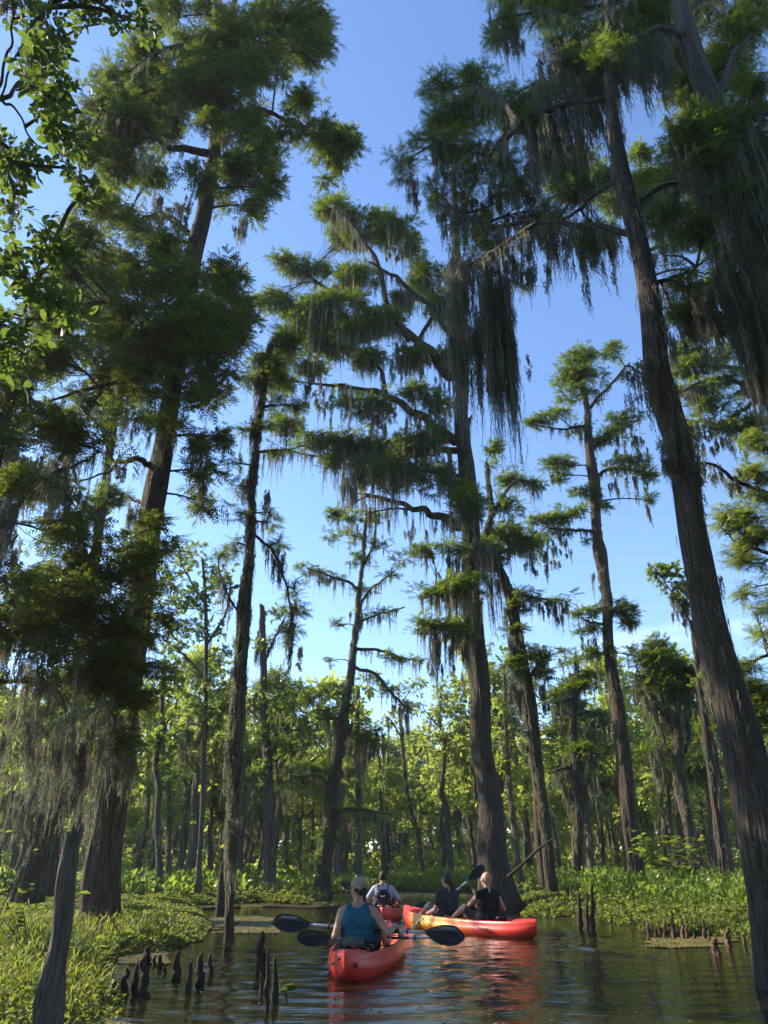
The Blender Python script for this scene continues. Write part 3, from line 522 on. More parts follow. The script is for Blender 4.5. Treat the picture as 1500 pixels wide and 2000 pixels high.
R2 = hero('gnarled_cypress', 'bent cypress with a dark moss-laden top left of the massive leaning trunk', 26,
 [(1366,1745,24),(1352,1660,20),(1338,1560,19),(1326,1480,19),(1322,1430,22),(1312,1370,16),(1308,1310,9),(1300,1260,5)],
 limbs=[(.5,[(1320,1420,10),(1290,1390,8),(1265,1340,5),(1240,1300,3)]),(-.5,[(1314,1370,8),(1345,1330,6),(1360,1300,3)]),(0,[(1330,1500,8),(1345,1440,6),(1340,1400,4)])],
 clumps=[(1265,1288,42,17),(1300,1315,44,20),(1240,1318,24,12),(1338,1302,28,18),(1300,1345,36,14),(1280,1262,28,12),(1340,1340,24,14),(1300,1285,30,12)],
 moss=[(1290,1350,52,110,46),(1255,1320,20,70,10),(1335,1350,24,110,18),(1280,1440,14,130,14),(1275,1360,3,110,3)],
 sty='mid', bark='barkmoss', automoss=1.2, sheath=.7)
R3 = hero('slender_cypress', 'thin trunk hugging the massive leaning trunk, with a drooping mossy side branch', 24,
 [(1418,1748,24),(1403,1620,20),(1388,1500,19),(1374,1380,18),(1364,1300,14),(1354,1240,11),(1353,1205,7)],
 limbs=[(-.4,[(1353,1222,5),(1340,1200,4),(1318,1165,3),(1290,1125,2),(1270,1100,1)])],
 clumps=[(1322,1150,18,12),(1340,1170,12,10),(1318,1120,12,8),(1288,1120,10,8),(1345,1140,10,8),(1372,1330,16,14)],
 moss=[(1322,1165,20,60,14),(1335,1190,10,50,8),(1380,1340,10,120,10)], sty='broad', bark='bark', automoss=.6, sheath=.3)
R4 = hero('slender_cypress', 'pale reddish trunk behind the reeds, left of the bent cypress', 37,
 [(1343,1722,26),(1336,1660,20),(1328,1600,18),(1322,1540,14),(1318,1500,9)], clumps=[(1310,1490,24,14)], sty='midfar', bark='barkred', automoss=.5, sheath=.5)
R5 = hero('slender_cypress', 'grey trunk behind the reeds close to the left edge of the massive leaning trunk', 31,
 [(1432,1735,26),(1418,1660,22),(1408,1590,19),(1398,1520,17),(1390,1460,12),(1384,1400,7)], clumps=[(1380,1420,26,20),(1400,1380,20,16)], moss=[(1385,1450,12,110,10)], sty='midfar', bark='barkfar', automoss=.5, sheath=.4)
T7 = hero('bald_cypress', 'massive cypress leaning left in the right foreground, standing in the water', 8.6,
 [(1548,1955,140),(1530,1900,122),(1495,1720,108),(1446,1450,90),(1391,1230,68),(1370,1100,62),(1328,900,54),(1298,780,58),(1282,700,55),(1263,560,45),(1234,430,40),(1218,350,36),(1197,250,28),(1190,150,22),(1188,60,15),(1186,-60,8)],
 limbs=[(2.2,[(1236,455,16),(1150,440,13),(1050,432,10),(960,440,7),(880,405,4)]),(1,[(1212,350,12),(1170,375,9),(1120,415,7),(1090,430,4)]),(2.2,[(1192,190,14),(1100,205,12),(1020,240,9),(960,300,8),(900,290,6),(840,270,3)]),
  (1,[(1262,555,12),(1310,545,9),(1360,520,5)]),(1.2,[(1236,400,13),(1300,362,10),(1380,350,6)]),(2.4,[(1050,432,9),(980,480,8),(930,510,6),(890,520,4)]),(.4,[(1290,740,9),(1255,728,7),(1222,715,3)]),(2,[(1020,240,8),(960,180,6),(900,165,4)]),(2.,[(960,300,7),(985,250,6),(975,210,3)]),(1,[(1300,820,9),(1335,842,8),(1362,858,4)]),(1.5,[(1200,80,10),(1120,40,8),(1040,10,5)])],
 clumps=[(860,180,36,20,2),(928,160,36,22,2),(965,200,46,26,2),(900,225,48,30,2),(845,240,32,28,2),(805,275,22,22,2.2),(785,318,18,26,2.2),(872,290,36,30,2),(940,280,46,38,1.6),(1010,215,46,32,1.4),(1060,250,44,34,1),(990,335,46,30,1.8),(930,360,54,26,2.2),(850,375,24,18,2.4),(872,405,30,20,2.4),(905,415,34,22,2.4),(980,390,46,26,2),(1040,412,56,24,2),(1100,430,56,20,1.5),(1160,440,40,18,1),(950,468,46,18,2.2),(920,510,50,22,2.2),(970,505,28,18,2.2),(1090,340,26,26,2),(1020,560,18,10,2.6),(1030,620,12,12,2.6),
  (1100,100,46,36,1),(1120,150,50,34,.6),(1045,160,34,30,1.6),(1180,120,40,34),(1075,300,30,30,1.4),(1130,380,36,24,1.2),(1180,470,30,18,.8),
  (1280,355,34,26,1.8),(1310,420,40,26,1.6),(1300,500,34,26,1.6),(1270,440,26,26,2),(1370,440,46,30,.6),(1340,560,34,24,.5),(1400,500,40,30,.6),(1320,610,26,22,.6),(1290,400,22,20,2)],
 moss=[(1100,170,64,190,80,.6),(1060,220,40,200,50,1),(1150,170,46,170,50,.4),(1020,320,30,150,28,1.6),(1125,260,14,230,22,1),(1030,415,60,130,70,2),(1100,440,56,120,66,1.5),(1165,450,34,100,34,1),(1133,470,7,210,9,1.4),(1190,480,4,110,4,1),(1066,520,3,120,3,1.8),(900,410,46,110,50,2.3),(940,380,40,110,34,2.2),(805,345,12,80,14,2.2),(870,300,24,80,20,2),
  (930,510,60,330,140,2.2),(968,560,28,380,90,2.2),(984,620,8,340,18,2.2),(888,560,16,300,40,2.2),(935,640,40,240,60,2.2),(1010,500,30,110,26,2.2),(1030,700,2,80,2,2.6),(1030,520,3,100,3,2.2),(1300,440,30,100,20,1.6),(1350,580,30,90,20,.6),(1300,640,12,110,12,.5),(1262,700,14,160,14,-.2),(1350,900,14,120,14,-.1),(1300,860,14,110,12,-.2),(1345,620,20,100,16,.6),(1225,720,10,120,5,.4)],
 sty='near', bark='bark', automoss=1.1, flute=.8, mosslen=.8, sheath=.6, under=.35, mw=.042, ws=.87)
T8 = hero('bald_cypress', 'thick pale-grey cypress trunk crossing the upper right corner behind curtains of moss', 9.4,
 [(1870,1975,120),(1750,1560,76),(1650,1150,64),(1568,880,56),(1505,620,50),(1440,400,46),(1390,210,42),(1345,70,36),(1310,-60,28),(1290,-140,16)],
 limbs=[(-.5,[(1345,75,22),(1280,62,17),(1210,90,13),(1160,97,9),(1090,88,5)]),(1,[(1395,215,14),(1430,110,10),(1500,30,6)]),(-1,[(1440,400,14),(1400,330,10),(1340,300,6)]),(-1,[(1420,330,14),(1480,270,10),(1540,240,6)]),(.6,[(1330,20,14),(1400,-10,10),(1480,-30,6)]),(1,[(1310,-40,12),(1180,10,9),(1050,20,6),(960,40,3)])],
 clumps=[(955,15,20,24,1),(985,50,30,26,1),(965,80,14,14,1),(1000,5,46,26,1),(1060,20,40,30,1),(1110,40,50,36,.8),(1160,20,50,36,.5),(1230,50,50,36,.6),(1280,20,50,40,.6),(1250,130,40,26,.4),(1380,40,50,40,1),(1440,80,46,40,1),(1460,15,50,36,1),(1360,170,44,36,1),(1420,160,44,34,1),(1470,180,34,34,-.6),(1380,250,36,22,-.8),(1450,235,54,28,-.8),(1330,210,26,24,1),(1340,290,44,30,-.8),(1410,290,50,26,-.8),(1480,290,40,26,-.8),(1490,330,26,30,-.8),(1410,120,34,34,1.2),(1390,320,50,26,-1),(1350,250,40,26,-1.1),(1430,380,44,24,-.9),(1460,450,30,30,.4),(1400,460,30,30,.6),(1300,100,40,30,.8),(1100,-10,60,30,.6),(1340,-10,60,30,.8),(1200,130,50,26,.6),(1200,60,40,28,-.4),(1330,130,20,24,1.2)],
 moss=[(1100,105,50,100,40,-.4),(1220,90,60,170,80,-.4),(1270,80,30,130,34,-.4),(1160,100,30,150,30,-.4),(985,40,20,100,20,1),(1010,60,10,80,8,1),(1310,140,20,110,16,1),(1330,150,16,100,12,1),(1440,260,60,440,120,-.9),(1480,270,40,500,90,-.9),(1400,300,34,330,50,-.9),(1350,300,34,130,40,-.8),(1425,500,34,360,70,-.6),(1445,620,18,260,40,-.5),(1480,620,30,220,50,-.5),(1370,560,26,170,36,-.6),(1308,230,8,90,10,1),(1495,500,14,250,30,-.9),(1175,40,40,100,24,.4)],
 sty='near', bark='barkfar', automoss=1.1, mosslen=.9, under=.3, mw=.048, ws=1.0)
T10 = hero('bald_cypress', 'cypress at the right edge with fresh yellow-green feathery foliage in full sun', 15,
 [(1800,1860,54),(1680,1450,44),(1600,1200,36),(1548,1000,28),(1515,860,16),(1500,780,8)],
 limbs=[(-.6,[(1550,1000,14),(1490,962,10),(1440,940,9),(1400,912,7),(1358,903,4)]),(0,[(1570,1100,12),(1500,1080,9),(1440,1060,5),(1410,1030,3)]),(0,[(1620,1300,12),(1520,1280,8),(1440,1300,4)]),(0,[(1640,1420,12),(1540,1400,8),(1460,1400,4)])],
 clumps=[(1475,930,32,26),(1440,1020,38,20),(1480,1050,36,30),(1445,1090,30,20),(1485,1110,30,26),(1480,880,30,22),(1415,1045,20,12),(1478,1200,24,16),(1475,1290,32,24),(1450,1335,30,20),(1455,1385,34,24),(1485,1420,24,26),(1430,1310,18,16),(1480,1350,30,26),(1490,1480,20,22),(1480,980,30,26),(1430,1000,26,14),(1460,1150,26,18),(1490,1250,20,24),(1445,1420,20,14),(1470,860,26,16),(1540,1000,50,50),(1550,1200,50,60),(1550,1380,50,50),(1425,930,10,10)],
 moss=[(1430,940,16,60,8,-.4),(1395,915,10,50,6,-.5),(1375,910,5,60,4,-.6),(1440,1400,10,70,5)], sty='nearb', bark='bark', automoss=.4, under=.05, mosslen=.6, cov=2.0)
T11 = hero('bald_cypress', 'cypress whose layered boughs show between the massive leaning trunk and the right edge', 23,
 [(1760,1790,60),(1690,1500,48),(1620,1200,40),(1560,960,32),(1520,800,26),(1490,680,18),(1470,580,10),(1455,500,5)],
 limbs=[(1,[(1530,860,14),(1400,830,10),(1340,820,6),(1310,815,3)]),(-1,[(1505,770,12),(1400,740,8),(1350,755,5),(1320,770,3)]),(0,[(1495,720,10),(1380,715,7),(1320,715,4)]),(1,[(1450,800,10),(1500,760,6)])],
 clumps=[(1330,690,36,14),(1350,720,38,16),(1400,695,44,20),(1360,770,40,16),(1400,800,46,18),(1340,835,34,12),(1430,830,44,18),(1470,760,30,26),(1430,745,34,18),(1370,650,30,14),(1420,640,30,20),(1310,770,20,10),(1480,830,30,20),(1450,600,34,30),(1410,560,30,26),(1470,680,24,24)],
 moss=[(1360,850,40,60,22),(1420,850,34,70,16),(1330,840,14,50,8),(1330,700,6,50,4),(1400,820,30,80,12),(1470,700,20,100,10)], sty='mid', automoss=.9, cov=1.3)
T12 = hero('bald_cypress', 'cypress with sunlit boughs seen behind the upper part of the massive leaning trunk', 19,
 [(1505,1830,50),(1452,1460,42),(1393,1200,34),(1335,930,28),(1300,760,24),(1266,560,20),(1246,450,15),(1228,350,8)],
 limbs=[(1,[(1255,490,10),(1330,470,7),(1420,470,3)]),(0,[(1240,420,10),(1310,360,8),(1365,300,5),(1330,270,3)]),(-1,[(1242,430,9),(1225,380,7),(1200,370,4),(1170,380,2)]),(1,[(1232,370,9),(1250,350,6),(1270,330,3)])],
 clumps=[(1280,330,36,20),(1330,360,36,22),(1250,370,30,20),(1180,360,40,22),(1120,335,30,26),(1150,300,26,16),(1370,330,34,20),(1390,400,40,24),(1320,470,34,22),(1400,540,34,20),(1340,290,26,14),(1250,300,22,16),(1090,380,26,18),(1360,600,30,20),(1270,400,30,18),(1210,400,30,18)],
 moss=[(1300,320,6,80,5),(1290,480,16,50,6),(1250,380,14,60,5)], sty='mid', automoss=.4, cov=1.4)
TT = hero('tupelo_tree', 'broad-leaved tree outside the left frame edge, leafy twigs hanging into the top left corner', 5.2,
 [(-1214,2150,130),(-900,1700,100),(-620,1200,80),(-400,700,60),(-290,250,44),(-240,0,30),(-200,-120,16)],
 limbs=[(.5,[(-292,260,24),(-120,225,16),(0,192,11),(30,172,8),(62,130,6),(130,70,5),(200,45,4),(290,40,2)]),(.5,[(0,195,7),(30,215,5),(60,270,4),(100,300,3),(140,330,2),(165,380,2)]),(0,[(-290,250,16),(-140,215,11),(-10,185,8),(10,120,6),(25,40,5),(15,-30,4)]),
  (-.3,[(-330,450,20),(-180,380,12),(-40,290,7),(0,275,4),(20,330,3),(30,390,2)]),(.2,[(-380,720,20),(-200,700,12),(-60,650,8),(0,622,6),(50,600,4),(75,530,3),(110,470,2)]),(.2,[(-60,650,7),(0,620,5),(60,622,3),(120,610,2),(165,595,1)]),(0,[(30,172,5),(70,170,4),(100,190,2)]),(-.2,[(-380,640,12),(-100,560,7),(0,520,4),(30,490,2)]),(-.2,[(0,192,5),(30,110,4),(70,40,4),(120,-20,2)])],
 clumps=[(20,15,24,10),(60,60,14,9),(50,32,14,8),(95,115,22,13),(120,95,12,8),(85,135,30,14),(70,155,14,10),(110,170,28,16),(135,195,18,16),(95,190,24,14),(125,225,22,12),(90,215,12,12),(150,10,12,10),(180,22,22,9),(215,18,24,12),(245,42,20,10),(275,45,14,12),(120,255,12,9),(110,255,12,8),(162,290,15,10),(150,328,16,7),(170,368,14,9),(12,285,18,14),(25,305,10,8),(15,365,26,14),(30,390,26,14),(60,338,12,7),(18,490,22,20),(38,545,24,14),(85,465,22,12),(105,490,18,14),(130,520,14,10),(15,540,14,24),(60,560,30,10),(90,590,22,12),(145,600,22,10),(115,585,16,8),(20,640,16,8),(38,655,14,8),(12,690,16,10),(14,715,14,10),(110,60,10,6)],
 moss=[(30,395,5,40,5),(25,-5,20,40,12),(15,310,12,45,6),(5,630,5,30,4),(110,0,12,16,5)], sty='tupelo', bark='barkfar', automoss=.1, under=0, mosslen=.3, depth=.8, cat='tree')
# mid-distance trees in the gap
hero('maple_tree', 'bright leafy tree with a kinked dark trunk left of the tall straight cypress', 44,
 [(880,1712,16),(876,1640,14),(872,1580,15),(862,1540,11),(870,1460,10),(858,1400,8),(862,1340,5)],
 limbs=[(0,[(868,1470,5),(900,1430,4),(915,1400,2)]),(0,[(860,1420,5),(840,1400,3),(825,1380,2)])],
 clumps=[(868,1360,34,24),(845,1395,30,24),(895,1390,34,24),(900,1430,34,22),(850,1440,30,20),(880,1480,30,18),(920,1460,24,20),(835,1470,18,14)], sty='broadb', bark='barkfar', automoss=.3, sheath=.3)
hero('maple_tree', 'thin tree with a wispy pale top, seen just left of the bright leafy tree', 46,
 [(826,1712,12),(818,1640,10),(800,1570,9),(790,1500,8),(785,1430,7),(780,1380,4)],
 limbs=[(0,[(786,1440,4),(765,1410,3),(750,1395,2)])], clumps=[(800,1350,20,14),(815,1330,14,10),(760,1400,16,10),(790,1390,18,12),(830,1560,26,20),(800,1620,24,18)], moss=[(785,1400,14,60,8)], sty='broadb', bark='barkfar', automoss=.8, sheath=.6)
hero('dead_cypress', 'broken reddish trunk without branches directly behind the paddler with the backpack', 42,
 [(752,1716,19),(750,1660,14),(746,1600,11),(744,1545,7)], bark='barkred', automoss=0, sty='broadb')
hero('slender_cypress', 'dark straight trunk behind the far kayak, left of the broken reddish one', 40,
 [(701,1718,24),(700,1660,16),(700,1560,14),(699,1480,12),(698,1400,9),(700,1340,5)], clumps=[(700,1400,30,18),(690,1480,26,16),(720,1440,24,18),(690,1540,24,16)], moss=[(700,1420,24,120,20)], sty='broadb', bark='barkfar', automoss=.8, sheath=.6)
hero('slender_cypress', 'pale trunk right of the tall straight cypress, behind the diagonal fallen limb', 34,
 [(1020,1735,18),(1008,1650,14),(996,1550,12),(990,1450,11),(985,1370,8),(985,1300,5)], clumps=[(1000,1440,30,20),(985,1380,26,18),(1010,1500,26,18),(975,1490,20,18),(1015,1560,20,18)], moss=[(990,1420,14,110,14)], sty='broadb', bark='barkfar', automoss=.7, sheath=.5)
hero('dead_cypress', 'low dark broken trunk beside the foot of the slim arching cypress', 21,
 [(431,1765,24),(432,1735,22),(434,1700,14),(436,1682,7)], bark='knee', automoss=0, sty='broad')
# ---------------- forest copies ----------------
def forest_proto(name, h, kind, seed):
    rng = np.random.default_rng(seed); root = empty(name, (0, 0, 0), 'x', 'tree'); 
    n = 24; z = np.linspace(-.3, h * .93, n); cc = np.stack([np.cumsum(rng.normal(0, .07, n)), np.cumsum(rng.normal(0, .07, n)), z], -1); cc[:, :2] -= cc[0, :2]
    r = np.linspace(h * .019 + .05, .03, n); r[:3] *= (1.5, 1.3, 1.1)
    tb = Buf(); tube(tb, cc, r, 8, False, trunk_mod(seed, .6, r.max(), 0)); limbp = [cc[8:]]
    wb = Buf(); cb = Buf(); mb = Buf(); nl = 9 if kind == 'leafy' else 11
    cl = []
    for i in range(nl):
        k = int(n * (.46 + .52 * i / nl)); a = rng.random() * 6.28; l_ = h * (.16 if kind == 'leafy' else .14) * (1.15 - .7 * i / nl) * (.7 + .6 * rng.random())
        e = cc[min(k, n - 1)] + np.array((math.cos(a) * l_, math.sin(a) * l_, l_ * (.55 if kind == 'leafy' else .1)))
        mid = (cc[min(k, n - 1)] + e) * .5 + np.array((0, 0, .15 * l_)); c2 = catmull([cc[min(k, n - 1)], mid, e], 8); tube(wb, c2, np.linspace(.06, .015, 8), 5)
        cl.append((e, l_)); cl.append((mid, l_ * .8))
    cl.append((cc[-1], h * .09))
    P_ = []
    for e, l_ in cl:
        m = int(5 + l_ * 3.2); s = (1, 1, .75) if kind == 'leafy' else (1, 1, .3)
        p = e + norm(rng.normal(0, 1, (m, 3))) * (rng.random((m, 1)) ** .4) * (.45 * l_ + .35) * np.array(s); P_.append(p)
    P_ = np.vstack(P_)
    if kind == 'leafy': puffs(cb, P_, .30 + .38 * rng.random(len(P_)), 24, TPL['leafyfar'], .23, rng, .8, .1)
    else: puffs(cb, P_, .25 + .35 * rng.random(len(P_)), 20, TPL['coarse'], .5, rng, .5, .2)
    j = rng.choice(len(P_), int(len(P_) * (.5 if kind == 'leafy' else .9))); tassels(mb, P_[j], .4 + 1.8 * rng.random(len(j)) ** 2, np.full(len(j), .10), .06, rng, 7, K=4, fuzz=1)
    m = 26; k = rng.integers(6, n, m); tassels(mb, cc[k] + rng.normal(0, .12, (m, 3)) * (1, 1, 0), .5 + 1.6 * rng.random(m), np.full(m, .1), .06, rng, 7, K=4, fuzz=1)
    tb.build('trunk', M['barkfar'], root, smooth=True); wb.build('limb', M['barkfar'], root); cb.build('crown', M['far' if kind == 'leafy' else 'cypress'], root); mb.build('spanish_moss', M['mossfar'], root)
    return root
PRO = [forest_proto('swamp_maple', 12., 'leafy', 101), forest_proto('swamp_maple', 13., 'leafy', 102), forest_proto('forest_cypress', 14., 'cyp', 103), forest_proto('swamp_maple', 11., 'leafy', 104), forest_proto('forest_cypress', 12., 'cyp', 105), forest_proto('swamp_maple', 12., 'leafy', 106)]
LBL = {'swamp_maple': ('pale green leafy tree of the sunlit forest beyond the reeds', 'leafy trees of the far forest'), 'forest_cypress': ('mossy small cypress of the sunlit forest beyond the reeds', 'cypresses of the far forest')}
rngF = np.random.default_rng(77); used = [0] * 6; spots = []
tries = 0
while len(spots) < 125 and tries < 9000:
    tries += 1; Y = 46 + 74 * rngF.random() ** 1.15; X = (rngF.random() * 2 - 1) * (Y * .60 + 5)
    if all((X - a) ** 2 + (Y - b) ** 2 > (3.0 + .012 * Y) ** 2 for a, b, _ in spots): spots.append((X, Y, 0))
# nearer ones beside the bank, off the channel
spots += [(-12.5, 33, 1), (-17, 38, 1), (-21, 31, 1), (-9.5, 40, 1), (13.5, 35, 1), (17, 41, 1), (10.2, 40, 1), (21, 33, 1), (6.2, 43, 1), (-6, 43, 1), (-15, 45, 1), (14, 46, 1), (19, 28, 1), (-22, 24, 1)]
for X, Y, nr in spots:
    k = int(rngF.integers(0, 6)); hh = [12., 13., 14., 11., 12., 12.][k]
    a = 6.2 + 3.3 * rngF.random() ** 1.3 if not nr else 12.5 + 3 * rngF.random()
    want = EYE + Y * math.tan(rad(a)); s = want / hh
    o = PRO[k] if used[k] == 0 else copy_tree(PRO[k]); used[k] += 1
    o.location = (X, Y, 0); o.rotation_euler = (0, 0, rngF.random() * 6.28); o.scale = (s * (.85 + .3 * rngF.random()) if s < 1.1 else s,) * 2 + (s,)
    kind = o.name.split('.')[0]; lb, gr = LBL[kind]; tag(o, lb, 'tree', gr)
# slim bare-stemmed trees standing in ranks in front of the wood
def pole_proto(seed, h):
    rng = np.random.default_rng(seed); root = empty('slender_tree', (0, 0, 0), 'x', 'tree'); n = 18; z = np.linspace(-.3, h, n); cc = np.stack([np.cumsum(rng.normal(0, .06, n)), np.cumsum(rng.normal(0, .06, n)), z], -1); cc[:, :2] -= cc[0, :2]
    r = np.linspace(.17, .04, n); r[:2] *= 1.5; tb = Buf(); tube(tb, cc, r, 8, False, trunk_mod(seed, .6, r.max(), 0)); cb, mb = Buf(), Buf(); j = rng.integers(7, n, 26); pp = cc[np.maximum(j, rng.integers(7, n, 26))] + rng.normal(0, .75, (26, 3)) * (1, 1, .6) + (0, 0, .5)
    puffs(cb, pp, .25 + .3 * rng.random(26), 14, TPL['leafyfar'], .36, rng, .8, .1); k = rng.integers(5, n, 34); tassels(mb, cc[k] + rng.normal(0, .25, (34, 3)) * (1, 1, 0), .5 + 1.8 * rng.random(34), np.full(34, .08), .05, rng, 7, K=5, fuzz=2)
    tb.build('trunk', M['barkfar'], root, smooth=True); cb.build('crown', M['far'], root); mb.build('spanish_moss', M['mossfar'], root); return root
PP = [pole_proto(s_, h_) for s_, h_ in ((201, 7.5), (202, 8.5), (203, 6.5), (204, 9.))]; up_ = [0] * 4; ps = []
while len(ps) < 135:
    Y = 40 + 46 * rngF.random(); X = (rngF.random() * 2 - 1) * (Y * .58 + 3)
    if abs(X) < 2 and Y < 44: continue
    if all((X - a) ** 2 + (Y - b) ** 2 > 2.2 for a, b in ps): ps.append((X, Y))
for X, Y in ps:
    k = int(rngF.integers(0, 4)); o = PP[k] if up_[k] == 0 else copy_tree(PP[k]); up_[k] += 1; o.location = (X, Y, 0); s_ = .8 + .75 * rngF.random() ** 1.5; o.rotation_euler = (0, 0, rngF.random() * 6.28); o.scale = (s_, s_, s_); tag(o, 'thin bare-stemmed mossy tree among the ranks behind the reeds', 'tree', 'thin trunks ranked behind the reeds')
# the swamp goes on behind and beside the viewer: unseen cypresses added there to block skylight
ring = [(-9, -4), (-4.5, -8), (1, -10), (6, -7), (11, -3), (15, -9), (-14, -9), (-9, -15), (0, -17), (9, -15), (18, 2), (15, 7), (22, -4), (4.5, -13), (-3, -13), (13, -14), (19, 12)]
for X, Y in ring:
    k = (2, 4)[int(rngF.integers(0, 2))]; o = copy_tree(PRO[k]); s_ = 1.35 + .35 * rngF.random(); o.location = (X, Y, 0); o.scale = (s_ * 1.25, s_ * 1.25, s_); o.rotation_euler = (0, 0, rngF.random() * 6.28); tag(o, 'mossy cypress added unseen behind or beside the viewer to block skylight', 'tree', 'unseen cypresses added around the viewer')
# the continuous wood far behind them
rngW = np.random.default_rng(8); wbuf = Buf(); nW = 3300
Yw = 100 + 70 * rngW.random(nW); Xw = (rngW.random(nW) * 2 - 1) * (Yw * .75 + 8); Zw = .4 + rngW.random(nW) ** .9 * (Yw * .12)
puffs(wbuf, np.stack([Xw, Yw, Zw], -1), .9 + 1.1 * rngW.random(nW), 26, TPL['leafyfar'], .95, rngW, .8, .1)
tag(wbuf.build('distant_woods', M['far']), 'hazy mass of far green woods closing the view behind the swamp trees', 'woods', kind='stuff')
ub = Buf(); nU = 1900; Yu = 52 + 60 * rngW.random(nU); Xu = (rngW.random(nU) * 2 - 1) * (Yu * .65 + 6); Zu = .2 + rngW.random(nU) ** 2 * 1.9
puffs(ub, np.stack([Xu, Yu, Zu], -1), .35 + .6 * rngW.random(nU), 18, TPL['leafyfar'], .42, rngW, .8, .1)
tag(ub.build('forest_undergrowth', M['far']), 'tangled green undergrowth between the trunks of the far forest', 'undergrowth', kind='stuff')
# ---------------- ground, water, plants ----------------
WPX = [(215,1999),(238,1955),(212,1908),(222,1872),(310,1862),(392,1838),(410,1812),(392,1786),(372,1771),(500,1765),(600,1766),(622,1757),(645,1746),(800,1742),(955,1746),(1000,1768),(1035,1792),(1110,1795),(1250,1812),(1262,1822),(1400,1831),(1500,1848)]
WP = [tuple(G(*p)[:2]) for p in WPX]
WPOLY = np.array([(-2.6, 3.0), (-3.5, -6), (-25, -16), (30, -16), (30, 13.5)][:4] + [(32, 14.)] + [(16, 12.6)] + WP[::-1])
def sdf(x, y):     # positive outside the water
    p = np.stack([x, y], -1); d = np.full(x.shape, 1e9); ins = np.zeros(x.shape, bool); n = len(WPOLY)
    for i in range(n):
        a = WPOLY[i]; b = WPOLY[(i + 1) % n]; e = b - a; w_ = p - a; t = np.clip((w_ @ e) / (e @ e), 0, 1)
        d = np.minimum(d, np.linalg.norm(w_ - t[..., None] * e, axis=-1))
        c = ((a[1] > y) != (b[1] > y)) & (x < (b[0] - a[0]) * (y - a[1]) / (b[1] - a[1] + 1e-12) + a[0]); ins ^= c
    return np.where(ins, -d, d)
def axis(lo, hi, step, growth, far):
    a = list(np.arange(lo, hi, step)); s = step
    while a[-1] < far: s *= growth; a.append(a[-1] + s)
    return a
ys = np.array([-600, -200, -80, -40] + axis(-20, 48, .34, 1.12, 1500)); xp = axis(0, 16, .3, 1.13, 1200); xs = np.array([-v for v in xp[:0:-1]] + xp)
XX, YY = np.meshgrid(xs, ys); SD = sdf(XX, YY)
def ground_h(x, y, sd):
    q = np.stack([x, y, 0 * x], -1)
    return np.clip(sd * .35, -.5, .07) + .035 * vnoise(q * 1.1, 2) + .02 * vnoise(q * 3.7, 3) + np.where(sd > 1.5, .02, 0)
ZZ = ground_h(XX, YY, SD)
def gridmesh(name, XX, YY, ZZ, mat, smooth=True):
    b = Buf(); ny, nx = XX.shape; i = np.arange(ny - 1)[:, None] * nx; j = np.arange(nx - 1)[None]
    b.add(np.stack([XX, YY, ZZ], -1).reshape(-1, 3), quads=np.stack([i + j, i + j + 1, i + nx + j + 1, i + nx + j], -1).reshape(-1, 4)); return b.build(name, mat, smooth=smooth)
M['ground'] = plain('swamp_soil', (.022, .02, .012), .95, .1, nscale=.7, ncol=(.035, .055, .015), bump=.6, bscale=9.)
tag(gridmesh('ground', XX, YY, ZZ, M['ground']), kind='structure')
m, t = newmat('dark_swamp_water'); l = t.links.new
p = nod(t, 'ShaderNodeBsdfPrincipled', Roughness=.035, IOR=1.333); p.inputs['Base Color'].default_value = (.013, .013, .006, 1); p.inputs['Specular IOR Level'].default_value = .5
tc = nod(t, 'ShaderNodeTexCoord'); mp = nod(t, 'ShaderNodeMapping', Scale=(.55, 1.7, 1)); l(tc.outputs['Object'], mp.inputs[0])
n1 = nod(t, 'ShaderNodeTexNoise', Scale=8., Detail=4.); l(mp.outputs[0], n1.inputs[0]); b_ = nod(t, 'ShaderNodeBump', Strength=.42, Distance=.02); l(n1.outputs['Fac'], b_.inputs['Height']); l(b_.outputs[0], p.inputs['Normal'])
o_ = nod(t, 'ShaderNodeOutputMaterial'); l(p.outputs[0], o_.inputs[0]); M['water'] = m
ysw = np.array([-500, -60, -20, -6, 0, 2, 3.5] + axis(4.5, 22, .045, 1.03, 60) + [90, 200, 1400]); xw_ = axis(0, 9.5, .055, 1.12, 1100); xsw = np.array([-v for v in xw_[:0:-1]] + xw_)
XW, YW = np.meshgrid(xsw, ysw)
KY = [((-.39, 8.95), (.43, 3.95)), ((2.45, 13.9), (-1.98, 3.4)), ((-.02, 17.6), (.05, 4.1))]   # stern position and keel vector of each kayak
